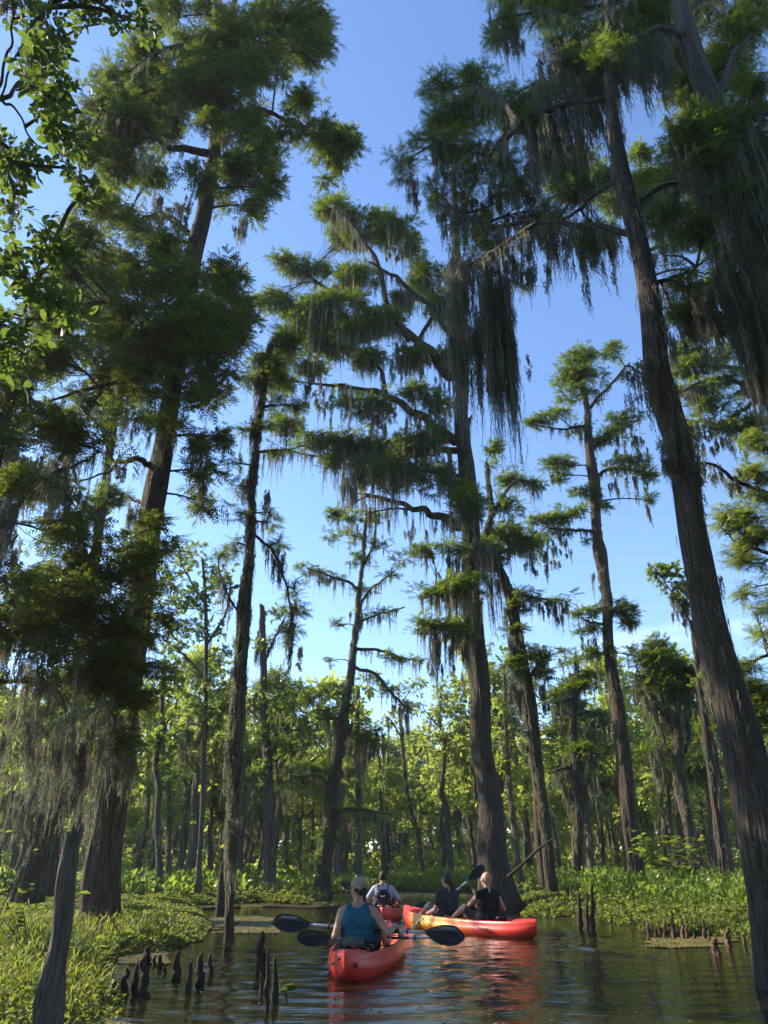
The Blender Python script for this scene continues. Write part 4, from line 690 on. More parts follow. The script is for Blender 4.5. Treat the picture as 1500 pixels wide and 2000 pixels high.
def water_h(x, y):
    q = np.stack([x, y, 0 * x], -1); wx = x + .5 * vnoise(q * .45, 11); wy = y + .5 * vnoise(q * .45, 12)
    amp = np.clip(1.15 - (y - 9) * .055, .16, 1.2) * (.45 + .75 * np.clip(vnoise(q * .28, 13) + .55, 0, 1.3))
    h = .0034 * np.sin(wx * 1.8 + wy * 11.) + .003 * np.sin(wx * 4.1 - wy * 17.5 + 1) + .0065 * vnoise(np.stack([x * 1.3, y * 3.6, 0 * x], -1), 14) + .0062 * vnoise(np.stack([x * 3.1, y * 9., 0 * x], -1), 15) + .0030 * vnoise(np.stack([x * 7., y * 19., 0 * x], -1), 16)
    h = h * amp * .6
    for (sx_, sy_), (kx, ky) in KY:
        for f, A in ((.0, .012), (.5, .006)):
            d = np.hypot(x - sx_ - kx * f, y - sy_ - ky * f); h += A * np.sin(d * 13. + 1.5 * vnoise(q * .9, 17)) * np.exp(-((d - 1.3) / 1.2) ** 2) * .55
    for px, py, A in ((1290, 1870, .02), (1180, 1845, .02)):
        c = G(px, py); h += A * np.exp(-((x - c[0] - .9 * (y - c[1]) * -1.5) / 1.6) ** 2) * 0
    # the right-hand wake ridge left by the red and yellow kayak
    a = G(1050, 1838); b = G(1360, 1885); e = (b - a)[:2]; L_ = np.hypot(*e); nx_, ny_ = -e[1] / L_, e[0] / L_
    dd = (x - a[0]) * nx_ + (y - a[1]) * ny_; al = ((x - a[0]) * e[0] + (y - a[1]) * e[1]) / L_ ** 2
    return h + .016 * np.exp(-(dd / .09) ** 2) * np.clip(al * 4, 0, 1) * np.clip((1.1 - al) * 2, 0, 1)
tag(gridmesh('water', XW, YW, water_h(XW, YW), M['water']), kind='structure')
# --- plants ---
def lance(nseg=2):
    u = np.linspace(0, 1, nseg + 2); wd = np.sin(np.clip(u, 0, 1) * math.pi) ** .7; wd[0] = .12; wd[-1] = 0; z = .28 * u - .42 * u ** 3; tr = []
    for i in range(len(u) - 1):
        a, b, c, d = (u[i], -wd[i], z[i]), (u[i], wd[i], z[i]), (u[i + 1], wd[i + 1], z[i + 1]), (u[i + 1], -wd[i + 1], z[i + 1])
        tr.append([a, b, c])
        if wd[i + 1] > 0: tr.append([a, c, d])
    return np.array(tr, float) * np.array((1, .17, 1))
LAN = lance(); OVL = lance(1) * np.array((1, 2.0, 1))
def land_points(rng, n, y0, y1, x0, x1, pw=1.0, ok=None):
    y = y0 + (y1 - y0) * rng.random(n) ** pw; x = x0 + (x1 - x0) * rng.random(n); k = np.abs(x) < y * .62 + 1.5; x, y = x[k], y[k]; sd = sdf(x, y); k = sd > -.02
    if ok is not None: k &= ok(x, y, sd)
    x, y, sd = x[k], y[k], sd[k]; return x, y, sd, ground_h(x, y, sd)
def upright(name, label, rng, n, y0, y1, x0, x1, hgt, leafL, nl, mat, ok=None, pw=1.0, spread=.5, wide=1.0):
    x, y, sd, z = land_points(rng, n, y0, y1, x0, x1, pw, ok); N = len(x); b = Buf()
    H = hgt * (.55 + .6 * rng.random(N)) * (.75 + .5 * (vnoise(np.stack([x * .5, y * .5, 0 * x], -1), 21) * .5 + .5)) * np.clip(.45 + sd * .9, .3, 1)
    base = np.stack([x, y, z - .03], -1)
    bb = np.repeat(base, nl, 0); hh = np.repeat(H, nl); a = rng.random(N * nl) * 6.28; sp = (rng.random(N * nl)) * spread * hh; tip = bb + np.stack([np.cos(a) * sp, np.sin(a) * sp, hh * (.45 + .5 * rng.random(N * nl))], -1)
    q = norm(np.stack([-np.sin(a), np.cos(a), 0 * a], -1)) * (.004 + .0003 * y.repeat(nl))[:, None]
    b.soup(np.stack([bb - q, bb + q, tip], 1))
    d = np.stack([np.cos(a) * .55, np.sin(a) * .55, .55 + .6 * rng.random(N * nl)], -1) + rng.normal(0, .25, (N * nl, 3))
    T_ = LAN * np.array((1, wide, 1)); put(b, T_, tip, d, np.stack([np.cos(a) * -1, np.sin(a) * -1, .6 + 0 * a], -1), leafL * (.6 + .7 * rng.random(N * nl)) * (1 + .006 * np.repeat(y, nl)))
    return tag(b.build(name, mat), label, 'plants', kind='stuff')
def lowcover(name, label, rng, n, y0, y1, x0, x1, hgt, leafL, mat, ok=None, pw=1.0):
    x, y, sd, z = land_points(rng, n, y0, y1, x0, x1, pw, ok); N = len(x); b = Buf()
    m = hgt * (.35 + .75 * (vnoise(np.stack([x * 1.1, y * 1.1, 0 * x], -1), 31) * .5 + .5) + .35 * vnoise(np.stack([x * 4, y * 4, 0 * x], -1), 32)) * np.clip(sd * 1.1 + .12, .12, 1)
    zz = z + np.maximum(m, .03) * (1 - .75 * rng.random(N) ** 2.2); p = np.stack([x, y, zz], -1); a = rng.random(N) * 6.28
    d = np.stack([np.cos(a), np.sin(a), rng.normal(.35, .45, N)], -1); nr = rng.normal(0, .5, (N, 3)) + np.array((0, 0, 1.)); put(b, OVL, p, d, nr, leafL * (.5 + .9 * rng.random(N)) * (1 + .035 * np.maximum(y - 9, 0)))
    k = rng.random(N) < .35; q = np.stack([-np.sin(a[k]), np.cos(a[k]), 0 * a[k]], -1) * .004; bt = p[k].copy(); bt[:, 2] = z[k] - .02; bt[:, :2] += rng.normal(0, .04, (k.sum(), 2)); b.soup(np.stack([bt - q, bt + q, p[k]], 1))
    return tag(b.build(name, mat), label, 'plants', kind='stuff')
M['weed'] = leaf_mat('bank_weed_leaves', (.045, .078, .014), (.135, .165, .028), (.34, .40, .05), .45, scale=.9)
M['reed'] = leaf_mat('pickerelweed_leaves', (.042, .09, .016), (.12, .18, .028), (.36, .48, .055), .48, rough=.35, scale=.5)
M['duck'] = leaf_mat('duckweed', (.13, .11, .035), (.25, .22, .07), (.2, .2, .05), .2, scale=2.)
rp = np.random.default_rng(3)
lowcover('bank_weeds', 'low leafy weeds carpeting the left bank around the huge cypress', rp, 380000, 5.4, 27, -15, -.5, .20, .050, M['weed'], pw=.9)
lowcover('bank_weeds', 'low leafy weeds along the foot of the right bank', rp, 130000, 10.5, 30, 1.5, 17, .30, .075, M['weed'])
lowcover('far_bank_weeds', 'low green plants carpeting the far bank under the trees', rp, 130000, 26, 75, -46, 46, .42, .11, M['weed'], pw=.8)
upright('pickerelweed', 'tall upright bright green water plants massed on the right bank', rp, 30000, 14.5, 50, 2.5, 30, .75, .15, 6, M['reed'], ok=lambda x, y, s: (s > 2.2) & (y > 13 + .0 * x), pw=.9)
upright('pickerelweed', 'sunlit upright water plants across the far bank in the middle', rp, 20000, 34, 70, -22, 24, .52, .17, 5, M['reed'], ok=lambda x, y, s: s > .4, pw=.8)
upright('pickerelweed', 'dark upright broad leaves standing behind the big cypress on the left', rp, 5000, 24, 46, -30, -4.5, .65, .20, 6, M['reed'], ok=lambda x, y, s: (s > 1.0) & (vnoise(np.stack([x * .3, y * .3, 0 * x], -1), 41) > -.15), wide=1.5)
upright('bank_grass', 'thin grass and stems tangled in the shade at the lower left', rp, 2600, 6.6, 13, -9, -1.2, .42, .12, 5, M['weed'], ok=lambda x, y, s: s > .1, wide=.35, spread=.7)
# floating duckweed mats (they lie on the water along the bank)
def duckmat(px0, px1, py0, py1, n, label):
    rng = np.random.default_rng(int(px0)); x = px0 + (px1 - px0) * rng.random(n); y = py0 + (py1 - py0) * rng.random(n); pts = np.array([G(a, b) for a, b in zip(x, y)])
    f = vnoise(np.stack([pts[:, 0] * 1.3, pts[:, 1] * .7, 0 * x], -1), 51) + .5 * vnoise(np.stack([pts[:, 0] * 4, pts[:, 1] * 3, 0 * x], -1), 52); e = 1 - np.maximum(np.abs((x - (px0 + px1) / 2) / (px1 - px0) * 2) ** 4, np.abs((y - (py0 + py1) / 2) / (py1 - py0) * 2) ** 3)
    pts = pts[f + e > .35]; N = len(pts); pts[:, 2] = water_h(pts[:, 0], pts[:, 1]) + .008 + .008 * rng.random(N); b = Buf(); a = rng.random(N) * 6.28
    put(b, OVL, pts, np.stack([np.cos(a), np.sin(a), 0 * a + .05], -1), rng.normal(0, .12, (N, 3)) + np.array((0, 0, 1.)), .035 + .04 * rng.random(N)); return tag(b.build('duckweed', M['duck']), label, 'duckweed', kind='stuff')
duckmat(385, 545, 1788, 1823, 14000, 'brown-gold duckweed raft around the slim arching cypress')
duckmat(1255, 1480, 1832, 1852, 12000, 'mossy golden duckweed strip along the knees of the right bank')
duckmat(220, 330, 1860, 1885, 5000, 'small duckweed patch at the foot of the huge left cypress')
duckmat(655, 960, 1739, 1752, 5000, 'duckweed film along the far bank of the channel')
duckmat(380, 660, 1763, 1772, 4000, 'thin duckweed line along the left side of the channel')
duckmat(0, 300, 1960, 2040, 9000, 'brown weed scum in the shallows at the lower left')
rd = np.random.default_rng(12); nd = 900; yd = 5.5 + 14 * rd.random(nd) ** 1.3; xd = (rd.random(nd) * 2 - 1) * (yd * .55 + .5); k = (sdf(xd, yd) < -.1) & (vnoise(np.stack([xd * .5, yd * .4, 0 * xd], -1), 71) > -.1); xd, yd = xd[k], yd[k]; b = Buf(); a = rd.random(len(xd)) * 6.28
put(b, OVL, np.stack([xd, yd, water_h(xd, yd) + .006], -1), np.stack([np.cos(a), np.sin(a), 0 * a + .05], -1), rd.normal(0, .2, (len(xd), 3)) + (0, 0, 1), .015 + .05 * rd.random(len(xd)) ** 2); M['litter'] = leaf_mat('dead_leaves', (.035, .022, .01), (.13, .10, .03), (.1, .08, .02), .15)
tag(b.build('floating_litter', M['litter']), 'small dead leaves and bits drifting on the dark water', 'litter', kind='stuff')
# ---------------- cypress knees ----------------
def knee(px, py, top, wd, label, red=False, group='cypress knees', kseed=0):
    rng = np.random.default_rng(int(px * 7 + py)); b = G(px, py); q, t = P(px, py, b[1]); tp, t2 = P(px + rng.normal(0, 3), top, b[1]); H = tp[2]
    root = np.array((b[0], b[1], 0)); n = 12; u = np.linspace(0, 1, n); R = wd * t * .5
    c = np.stack([root[0] + (tp[0] - root[0]) * u + .22 * R * rng.normal(0, 1, n), root[1] + .22 * R * rng.normal(0, 1, n), -.25 + (H + .25) * u], -1); r = R * (1.25 - .35 * u - .62 * u ** 4) * (1 + .10 * rng.normal(0, 1, n)); r[-1] = R * .38; r[-2] = R * .62; r[0] *= 1.3
    B = Buf(); sd = rng.random() * 9
    def md(th, cc, rr): return 1 + .30 * vnoise(np.stack([np.cos(th)[None] * 2 + 0 * cc[:, 2:3] + sd, np.sin(th)[None] * 2 + 0 * cc[:, 2:3], cc[:, 2:3] * 9 + 0 * th[None]], -1), 5)
    c = catmull(c, 26); r = catmull(np.stack([r, r * 0, r * 0], -1), 26)[:, 0]; tube(B, c, np.maximum(r, .004), 12, True, md)
    o = B.build('cypress_knee', M['kneered' if red else 'knee'], smooth=True); return tag(o, label, 'cypress knee', group)
KN = [(202,1900,1861,15,'half-hidden knee at the left end of the shaded row'),(220,1945,1921,24,'low lumpy knee at the left end of the nearest row'),(245,1950,1891,17,'stout knee second from the left in the nearest row'),(267,1946,1876,15,'tall knee in the middle of the nearest left row'),(285,1950,1870,20,'thickest knee at the right end of the nearest left row'),
 (283,1890,1851,18,'dark knee rising behind the nearest left row'),(301,1886,1869,10,'small thin knee behind the thickest one'),(312,1893,1865,11,'short pointed knee just right of the thickest one'),(326,1904,1886,10,'tiny low knee between two taller ones in the left shallows'),(343,1912,1857,15,'tall bent knee in open water left of the slim cypress'),(369,1940,1878,12,'slender knee closest to the viewer in open water'),(393,1932,1863,16,'blunt knee in open water left of the slim cypress foot'),(414,1908,1862,11,'straight rightmost knee of the left group'),(349,1914,1890,9,'little knee leaning on the tall bent one'),
 (508,1905,1820,18,'tallest pointed knee in the cluster by the near kayak'),(525,1972,1858,10,'long thin knee in front in the cluster by the near kayak'),(540,1964,1870,12,'straight knee on the right of the cluster by the near kayak'),(547,1964,1902,9,'short knee hugging the right side of the cluster by the near kayak'),(513,1940,1900,9,'small dark knee at the foot of the tallest pointed one')]
KR = [(1267,1834,1798,8,'leftmost reddish knee on the right duckweed strip'),(1276,1834,1810,9,'squat knee touching the leftmost reddish one'),(1285,1832,1811,8,'short stubby reddish knee on the duckweed strip'),(1297,1831,1796,6,'thin straight knee on the duckweed strip'),(1312,1828,1777,7,'tallest thin knee of the right duckweed strip'),(1316,1837,1822,8,'low knee in front of the tallest thin one'),(1333,1836,1795,8,'reddish upright knee in the middle of the strip'),(1340,1835,1806,7,'dark knee attached to the reddish upright one'),(1352,1836,1822,8,'small dark knee right of the reddish upright one'),(1373,1835,1796,8,'lone upright knee right of the strip middle'),(1395,1866,1832,16,'stout double-topped knee nearest to the massive trunk'),(1422,1848,1812,12,'ragged broad knee beside the massive trunk'),(1453,1847,1825,8,'small knee almost touching the massive trunk'),
 (1155,1819,1727,9,'tall dark knee in the shade before the right bank'),(1146,1815,1740,7,'thin dark knee beside the tall one before the right bank'),(1131,1814,1742,9,'dark knee left of the tall one before the right bank'),(1183,1768,1714,11,'pointed dark knee deep in the green of the right bank'),(1106,1776,1733,7,'thin knee in the plants right of the crooked cypress'),(1115,1774,1730,6,'narrow dark knee next to the thin one in the plants'),(1101,1790,1750,6,'short knee at the foot of the crooked cypress'),(1380,1840,1815,5,'stick-thin knee at the edge of the duckweed strip')]
for k in KN: knee(*k, red=False, group='dark knees of the left shallows')
for k in KR: knee(*k, red=k[0] > 1260, group='knees along the right bank')
# grey broken snag at lower left
def snag():
    Y = 5.8; rt = empty('dead_snag', (P(98, 2010, Y)[0][0], Y, 0), 'weathered grey broken snag standing in the shallows at the lower left', 'snag')
    B = Buf(); pts = [(88,2100,84),(94,2020,62),(100,1950,52),(107,1885,40),(116,1840,35),(124,1765,38),(131,1705,37),(136,1672,34),(140,1650,30),(141,1641,24)]
    c, r = [], []
    for x, y, wd in pts: p_, t_ = P(x, y, Y); c.append(p_); r.append(wd * .5 * t_)
    c = catmull(c, 70); r = catmull(np.stack([r, np.zeros(len(r)), np.zeros(len(r))], -1), 70)[:, 0]
    def md(th, cc, rr):
        z = cc[:, 2:3] + 0 * th[None]; return 1 + .30 * vnoise(np.stack([np.cos(th)[None] * 2.5 + 0 * z, np.sin(th)[None] * 2.5 + 0 * z, z * 3], -1), 6) + .10 * vnoise(np.stack([np.cos(th)[None] * 7 + 0 * z, np.sin(th)[None] * 7 + 0 * z, z * 2], -1), 7) - .12 * (np.abs(np.sin(th[None] * 1.5 + .4 + .3 * z)) < .10)
    tube(B, c, r, 40, True, md); B.build('trunk', M['deadwood'], rt, smooth=True)
    S = Buf(); rng = np.random.default_rng(4)
    for k in range(9):
        a = k * .7; o = c[-3] + np.array((math.cos(a), math.sin(a), 0)) * r[-4] * .8; h = .03 + .10 * rng.random(); tube(S, [o - (0, 0, .08), o + (0, 0, h * .5), o + (rng.normal(0, .006), rng.normal(0, .006), h)], [.022, .016, .003], 6)
    S.build('splinters', M['deadwood'], rt)
snag()
def log(name, pts, label, mat, Yd=None):
    B = Buf(); c, r = [], []
    for k, q in enumerate(pts):
        if Yd is None: p_ = G(q[0], q[1], .02); t_ = P(q[0], q[1], p_[1])[1]
        else: p_, t_ = P(q[0], q[1], Yd[0] + (Yd[1] - Yd[0]) * k / (len(pts) - 1))
        c.append(p_); r.append(q[2] * t_ * .5)
    c = catmull(c, 30); r = catmull(np.stack([r, np.zeros(len(r)), np.zeros(len(r))], -1), 30)[:, 0]; tube(B, c, r, 9, True, lambda th, cc, rr: 1 + .15 * vnoise(np.stack([np.cos(th)[None] * 2 + 0 * cc[:, :1], np.sin(th)[None] * 2 + 0 * cc[:, :1], cc[:, :1] * 5 + 0 * th[None]], -1), 8))
    return tag(B.build(name, M[mat], smooth=True), label, name.replace('_', ' '))
log('fallen_limb', [(992,1712,7),(1020,1688,6),(1050,1660,5),(1086,1634,3)], 'dark dead limb slanting up to the right from the tall straight cypress', 'knee', Yd=(21.2, 20.2))
log('floating_log', [(512,1770,4),(560,1771,6),(620,1773,5),(650,1772,3)], 'low dark log lying in the water on the left side of the channel', 'knee')
log('floating_log', [(470,1772,3),(430,1774,5),(395,1775,3)], 'short half-sunk log end near the foot of the slim arching cypress', 'knee')
# sunlit shrub on the right bank and seedlings on the left
def plant(name, px, py, Y, h, label, n=9, lf=.22, mat='bright'):
    b = P(px, py, Y)[0]; rt = empty(name, (b[0], b[1], 0.02), label, 'plant'); rng = np.random.default_rng(abs(int(px))); S = Buf(); Lf = Buf()
    for k in range(n):
        a = rng.random() * 6.28; o = np.array((b[0], b[1], 0)); e = o + np.array((math.cos(a) * h * .45, math.sin(a) * h * .35, h * (.6 + .4 * rng.random()))); c = catmull([o, (o + e) * .5 + (0, 0, .1 * h), e], 10); tube(S, c, np.linspace(.009, .003, 10), 5)
        m = 9; i = rng.integers(4, 10, m); a2 = rng.random(m) * 6.28; put(Lf, LAN * np.array((1, 1.6, 1)), c[i], np.stack([np.cos(a2), np.sin(a2), .25 + 0 * a2], -1), rng.normal(0, .3, (m, 3)) + (0, 0, 1), lf * (.6 + .6 * rng.random(m)))
    S.build('stems', M['twig'], rt); Lf.build('leaves', M[mat], rt)
plant('leafy_shrub', 1315, 1720, 23., 2.0, 'sunlit shrub with long yellow-green leaves above the right bank reeds', 16, .34)
plant('water_seedling', 190, 1865, 8.6, .62, 'small seedling with pale pointed leaves in front of the huge cypress foot', 5, .15)
plant('water_seedling', 215, 1870, 9.2, .45, 'lower seedling just right of the pale pointed one', 5, .13, 'weed')
plant('water_seedling', 560, 1945, 7.9, .16, 'tiny bright sprig floating beside the knee cluster', 3, .10)
plant('water_seedling', 78, 1800, 8.8, .85, 'tall single seedling in the weeds left of the grey snag', 4, .17, 'weed')
plant('leafy_shrub', -8, 1700, 9.5, 1.45, 'bright leafy shrub at the left edge of the picture', 8, .12)
# ---------------- kayaks, paddles, people ----------------
def cap_mesh(b, p0, r0, p1, r1, n=14):
    p0, p1 = np.asarray(p0, float), np.asarray(p1, float); d = p1 - p0; L_ = np.linalg.norm(d); ax = d / L_ if L_ > 1e-6 else np.array((0, 0, 1.))
    a = norm(np.cross(ax, (.31, .87, .2))); c = np.cross(ax, a); V = []; th = np.linspace(0, 2 * math.pi, n, endpoint=False)
    st = [(-math.cos(k), math.sin(k), 0) for k in np.linspace(.12, math.pi / 2, 5)] + [(-math.cos(k), math.sin(k), 1) for k in np.linspace(math.pi / 2, math.pi - .12, 5)]
    for o, s, e in st:
        ctr, r = (p1, r1) if e else (p0, r0); V.append(ctr + ax * o * r + s * r * (np.cos(th)[:, None] * a + np.sin(th)[:, None] * c))
    V = np.concatenate(V); m = len(st); i = np.arange(m - 1)[:, None] * n; j = np.arange(n)[None]; jn = (j + 1) % n
    q = np.stack([i + j, i + jn, i + n + jn, i + n + j], -1).reshape(-1, 4); k = len(V); V = np.vstack([V, p0 - ax * r0, p1 + ax * r1]); jj = np.arange(n)
    b.add(V, tris=np.vstack([np.stack([np.full(n, k), (jj + 1) % n, jj], -1), np.stack([np.full(n, k + 1), (m - 1) * n + jj, (m - 1) * n + (jj + 1) % n], -1)]), quads=q)
def ell_mesh(b, c, R, rot=None):
    t = Buf(); cap_mesh(t, (0, 0, 0), 1, (0, 0, 1e-4), 1, 20); v = np.concatenate(t.V) * np.asarray(R)
    if rot is not None: v = v @ np.asarray(rot).T
    b.add(v + np.asarray(c), tris=t.T[0], quads=t.Q[0])
def blob(name, prims, mat, parent, voxel=.008, smooth=2, T=None):
    b = Buf()
    for p in prims:
        if p[0] == 'c': cap_mesh(b, *p[1:5])
        else: ell_mesh(b, p[1], p[2], p[3] if len(p) > 3 else None)
    if T is not None: b.V = [v @ T[0].T + T[1] for v in b.V]
    o = b.build(name, mat, parent, True); m = o.modifiers.new('r', 'REMESH'); m.mode = 'VOXEL'; m.voxel_size = voxel; m.use_smooth_shade = True
    if smooth: s = o.modifiers.new('s', 'SMOOTH'); s.factor = .5; s.iterations = smooth
    me = bpy.data.meshes.new_from_object(o.evaluated_get(bpy.context.evaluated_depsgraph_get())); old = o.data; o.modifiers.clear(); o.data = me; bpy.data.meshes.remove(old)
    me.name = name
    if not me.materials: me.materials.append(mat)
    return o
M['skin'] = plain('skin', (.36, .19, .12), .5, .35, nscale=14., ncol=(.46, .26, .17), bump=.1); M['skinpale'] = plain('pale_skin', (.42, .24, .17), .5, .35, nscale=14., ncol=(.50, .30, .22), bump=.1)
M['teal'] = plain('teal_cotton', (.014, .085, .14), .85, .15, nscale=7., ncol=(.022, .12, .185), bump=1.0, bscale=17.); M['greytee'] = plain('charcoal_cotton', (.035, .037, .042), .85, .15, nscale=9., ncol=(.055, .058, .065), bump=1.0, bscale=24.)
M['blackcloth'] = plain('black_cloth', (.008, .008, .01), .85, .15, nscale=9., ncol=(.018, .018, .02), bump=1.0, bscale=24.); M['white_shirt'] = plain('white_shirt', (.30, .33, .43), .8, .15, nscale=6., ncol=(.40, .43, .52), bump=1.0, bscale=20.)
M['navy'] = plain('navy_cloth', (.012, .02, .045), .8, .15, bump=.3); M['tan'] = plain('tan_cap_cloth', (.30, .22, .14), .85, .1, nscale=20., ncol=(.36, .27, .17), bump=.2); M['hair'] = plain('dark_hair', (.012, .008, .006), .55, .3, bump=.8, bscale=90.)
M['brownhair'] = plain('brown_hair', (.035, .018, .012), .5, .3, nscale=30., ncol=(.06, .03, .018), bump=.8, bscale=90.); M['black'] = plain('black_plastic', (.008, .008, .009), .32, .5, bump=.05); M['alu'] = plain('white_shaft_paint', (.62, .62, .64), .3, .5, nscale=8., ncol=(.52, .52, .55))
M['letter'] = plain('pale_lettering', (.45, .46, .48), .5); M['pack'] = plain('dark_pack_cloth', (.012, .014, .022), .75, .2, nscale=12., ncol=(.02, .024, .035), bump=.4, bscale=30.); M['shoe'] = plain('grey_shoe', (.06, .06, .065), .7, .2); M['greycloth'] = plain('grey_bag_cloth', (.10, .10, .085), .7, .2, nscale=8., ncol=(.05, .05, .045), bump=.5, bscale=20.)
M['palepatch'] = plain('faded_sticker', (.62, .25, .18), .5); M['beige'] = plain('pale_shorts', (.09, .09, .10), .85, .1)
def hullmat(name, stops):
    m, t = newmat(name); l = t.links.new; tc = nod(t, 'ShaderNodeTexCoord'); s = nod(t, 'ShaderNodeSeparateXYZ'); l(tc.outputs['Object'], s.inputs[0]); nz = nod(t, 'ShaderNodeTexNoise', Scale=2.2, Detail=4.); l(tc.outputs['Object'], nz.inputs[0])
    mr = nod(t, 'ShaderNodeMapRange', **{'From Min': -2.05, 'From Max': 2.05}); l(s.outputs['Y'], mr.inputs[0]); mu = nod(t, 'ShaderNodeMath', operation='MULTIPLY_ADD'); mu.inputs[1].default_value = .22; mu.inputs[2].default_value = -.11; l(nz.outputs['Fac'], mu.inputs[0])
    ad = nod(t, 'ShaderNodeMath', operation='ADD'); l(mr.outputs[0], ad.inputs[0]); l(mu.outputs[0], ad.inputs[1]); r = ramp(t, [c for _, c in stops], [p for p, _ in stops]); l(ad.outputs[0], r.inputs[0])
    sc = nod(t, 'ShaderNodeTexNoise', Scale=26., Detail=5.); l(tc.outputs['Object'], sc.inputs[0]); rr = nod(t, 'ShaderNodeMapRange', **{'From Min': .3, 'From Max': .7, 'To Min': .26, 'To Max': .48}); l(sc.outputs['Fac'], rr.inputs[0])
    mp = nod(t, 'ShaderNodeMapping', Scale=(60, 3, 60)); l(tc.outputs['Object'], mp.inputs[0]); sn = nod(t, 'ShaderNodeTexNoise', Scale=1., Detail=2.); l(mp.outputs[0], sn.inputs[0]); sm = nod(t, 'ShaderNodeMapRange', **{'From Min': .62, 'From Max': .8, 'To Max': .25}); l(sn.outputs['Fac'], sm.inputs[0])
    mx = nod(t, 'ShaderNodeMixRGB'); mx.inputs['Color2'].default_value = (.75, .45, .35, 1); l(sm.outputs[0], mx.inputs[0]); l(r.outputs[0], mx.inputs[1]); p = nod(t, 'ShaderNodeBsdfPrincipled'); l(mx.outputs[0], p.inputs['Base Color']); l(rr.outputs[0], p.inputs['Roughness'])
    b = nod(t, 'ShaderNodeBump', Strength=.15, Distance=.01); l(nz.outputs['Fac'], b.inputs['Height']); l(b.outputs[0], p.inputs['Normal']); o = nod(t, 'ShaderNodeOutputMaterial'); l(p.outputs[0], o.inputs[0]); return m
RED, ORG, YEL = (.62, .035, .018), (.80, .16, .02), (.86, .31, .025)
M['hull_a'] = hullmat('kayak_plastic', [(0, RED), (.38, RED), (.52, ORG), (.62, YEL), (.78, ORG), (.86, RED)])
M['hull_b'] = hullmat('kayak_plastic_right', [(0, RED), (.28, RED), (.38, ORG), (.52, YEL), (.80, YEL), (.87, RED)])
def kayak(stern, vec, label, mat, seats):
    ang = math.atan2(-vec[0], vec[1]); c = np.array((stern[0] + vec[0] / 2, stern[1] + vec[1] / 2, 0.))
    rt = empty('kayak', c, label, 'kayak', 'kayaks on the water'); OFF[rt.name] = np.zeros(3); rt.rotation_euler = (0, 0, ang)
    H = 2.05; n = 72; t = np.linspace(-1, 1, n); W = .41 * np.maximum(1 - np.abs(t) ** 2.7, 0) ** .70; W = np.maximum(W, .035); W[[0, -1]] = .02
    Sh = .225 + np.where(t > 0, .09 * t ** 3, .035 * (-t) ** 3); Kz = -.09 + np.where(t > 0, .20, .15) * np.abs(t) ** 9 + .03 * t * t
    fl = np.clip((.80 - np.abs(t + .02)) * 9, 0, 1); fl = fl * fl * (3 - 2 * fl); floor = (Sh - .15) * fl + (Sh + .035) * (1 - fl)
    rows = []
    for i in range(n):
        w_, s, k, f, F = W[i], Sh[i], Kz[i], floor[i], fl[i]; m = (k + s) / 2
        half = [(0, k - .012), (.16 * w_, k - .006), (.20 * w_, k + .01), (.55 * w_, k + .012), (.82 * w_, k + .055), (.97 * w_, m - .01), (1.0 * w_, m + .035), (.965 * w_, m + .05), (.955 * w_, s - .04), (.93 * w_, s - .008), (.88 * w_, s + .004), (.82 * w_, s - .002 + .006 * (1 - F)), (.76 * w_, s - .03 * F + .012 * (1 - F)), (.70 * w_, f * F + (s + .02) * (1 - F)), (.40 * w_, f + .004), (.0, f)]
        rows.append([(x, H * t[i], z) for x, z in half] + [(-x, H * t[i], z) for x, z in half[-2:0:-1]])
    R_ = np.array(rows); ny, nx = R_.shape[:2]; i = np.arange(ny - 1)[:, None] * nx; j = np.arange(nx)[None]; jn = (j + 1) % nx
    b = Buf(); b.add(R_.reshape(-1, 3), quads=np.stack([i + j, i + jn, i + nx + jn, i + nx + j], -1).reshape(-1, 4)); e = Buf()
    for r, fl_ in ((R_[0], 1), (R_[-1], 0)):
        m = len(r); jj = np.arange(m); b.add(np.vstack([r, r.mean(0) + (0, -.012 if fl_ else .012, 0)]), tris=np.stack([np.full(m, m), jj, (jj + 1) % m] if fl_ else [np.full(m, m), (jj + 1) % m, jj], -1))
    b.build('hull', mat, rt, True)
    for y in seats:
        blob('seat_back', [('c', (-.21, y - .20, .22), .022, (.21, y - .20, .22), .022), ('c', (-.20, y - .21, .30), .02, (.20, y - .21, .30), .02), ('c', (-.20, y - .205, .26), .022, (.20, y - .205, .26), .022)], M['blackcloth'], rt, .012)
        s = Buf(); 
        for sx_ in (-1, 1): tube(s, catmull([(sx_ * .20, y - .2, .27), (sx_ * .30, y, .25), (sx_ * .37, y + .28, .235)], 10), .008, 6)
        s.build('seat_strap', M['blackcloth'], rt)
    hb = Buf(); tube(hb, catmull([(-.05, -1.86, .28), (-.03, -1.89, .32), (.03, -1.89, .32), (.05, -1.86, .28)], 12), .012, 8); hb.build('carry_handle', M['black'], rt, True)
    hb = Buf(); tube(hb, catmull([(-.05, 1.80, .31), (-.03, 1.84, .35), (.03, 1.84, .35), (.05, 1.80, .31)], 12), .012, 8); hb.build('carry_handle', M['black'], rt, True)
    for sx_ in (-1, 1):
        for yy in (-1.62, -1.25): hb = Buf(); cap_mesh(hb, (sx_ * .18, yy, .256), .02, (sx_ * .18, yy, .272), .016, 10); hb.build('deck_fitting', M['black'], rt, True)
    for a_, b_ in (((-.18, -1.62), (.18, -1.25)), ((.18, -1.62), (-.18, -1.25)), ((-.18, -1.25), (.18, -1.25))):
        hb = Buf(); tube(hb, catmull([(a_[0], a_[1], .285), ((a_[0] + b_[0]) / 2, (a_[1] + b_[1]) / 2, .30), (b_[0], b_[1], .285)], 8), .005, 6); hb.build('bungee_cord', M['black'], rt, True)
    return rt
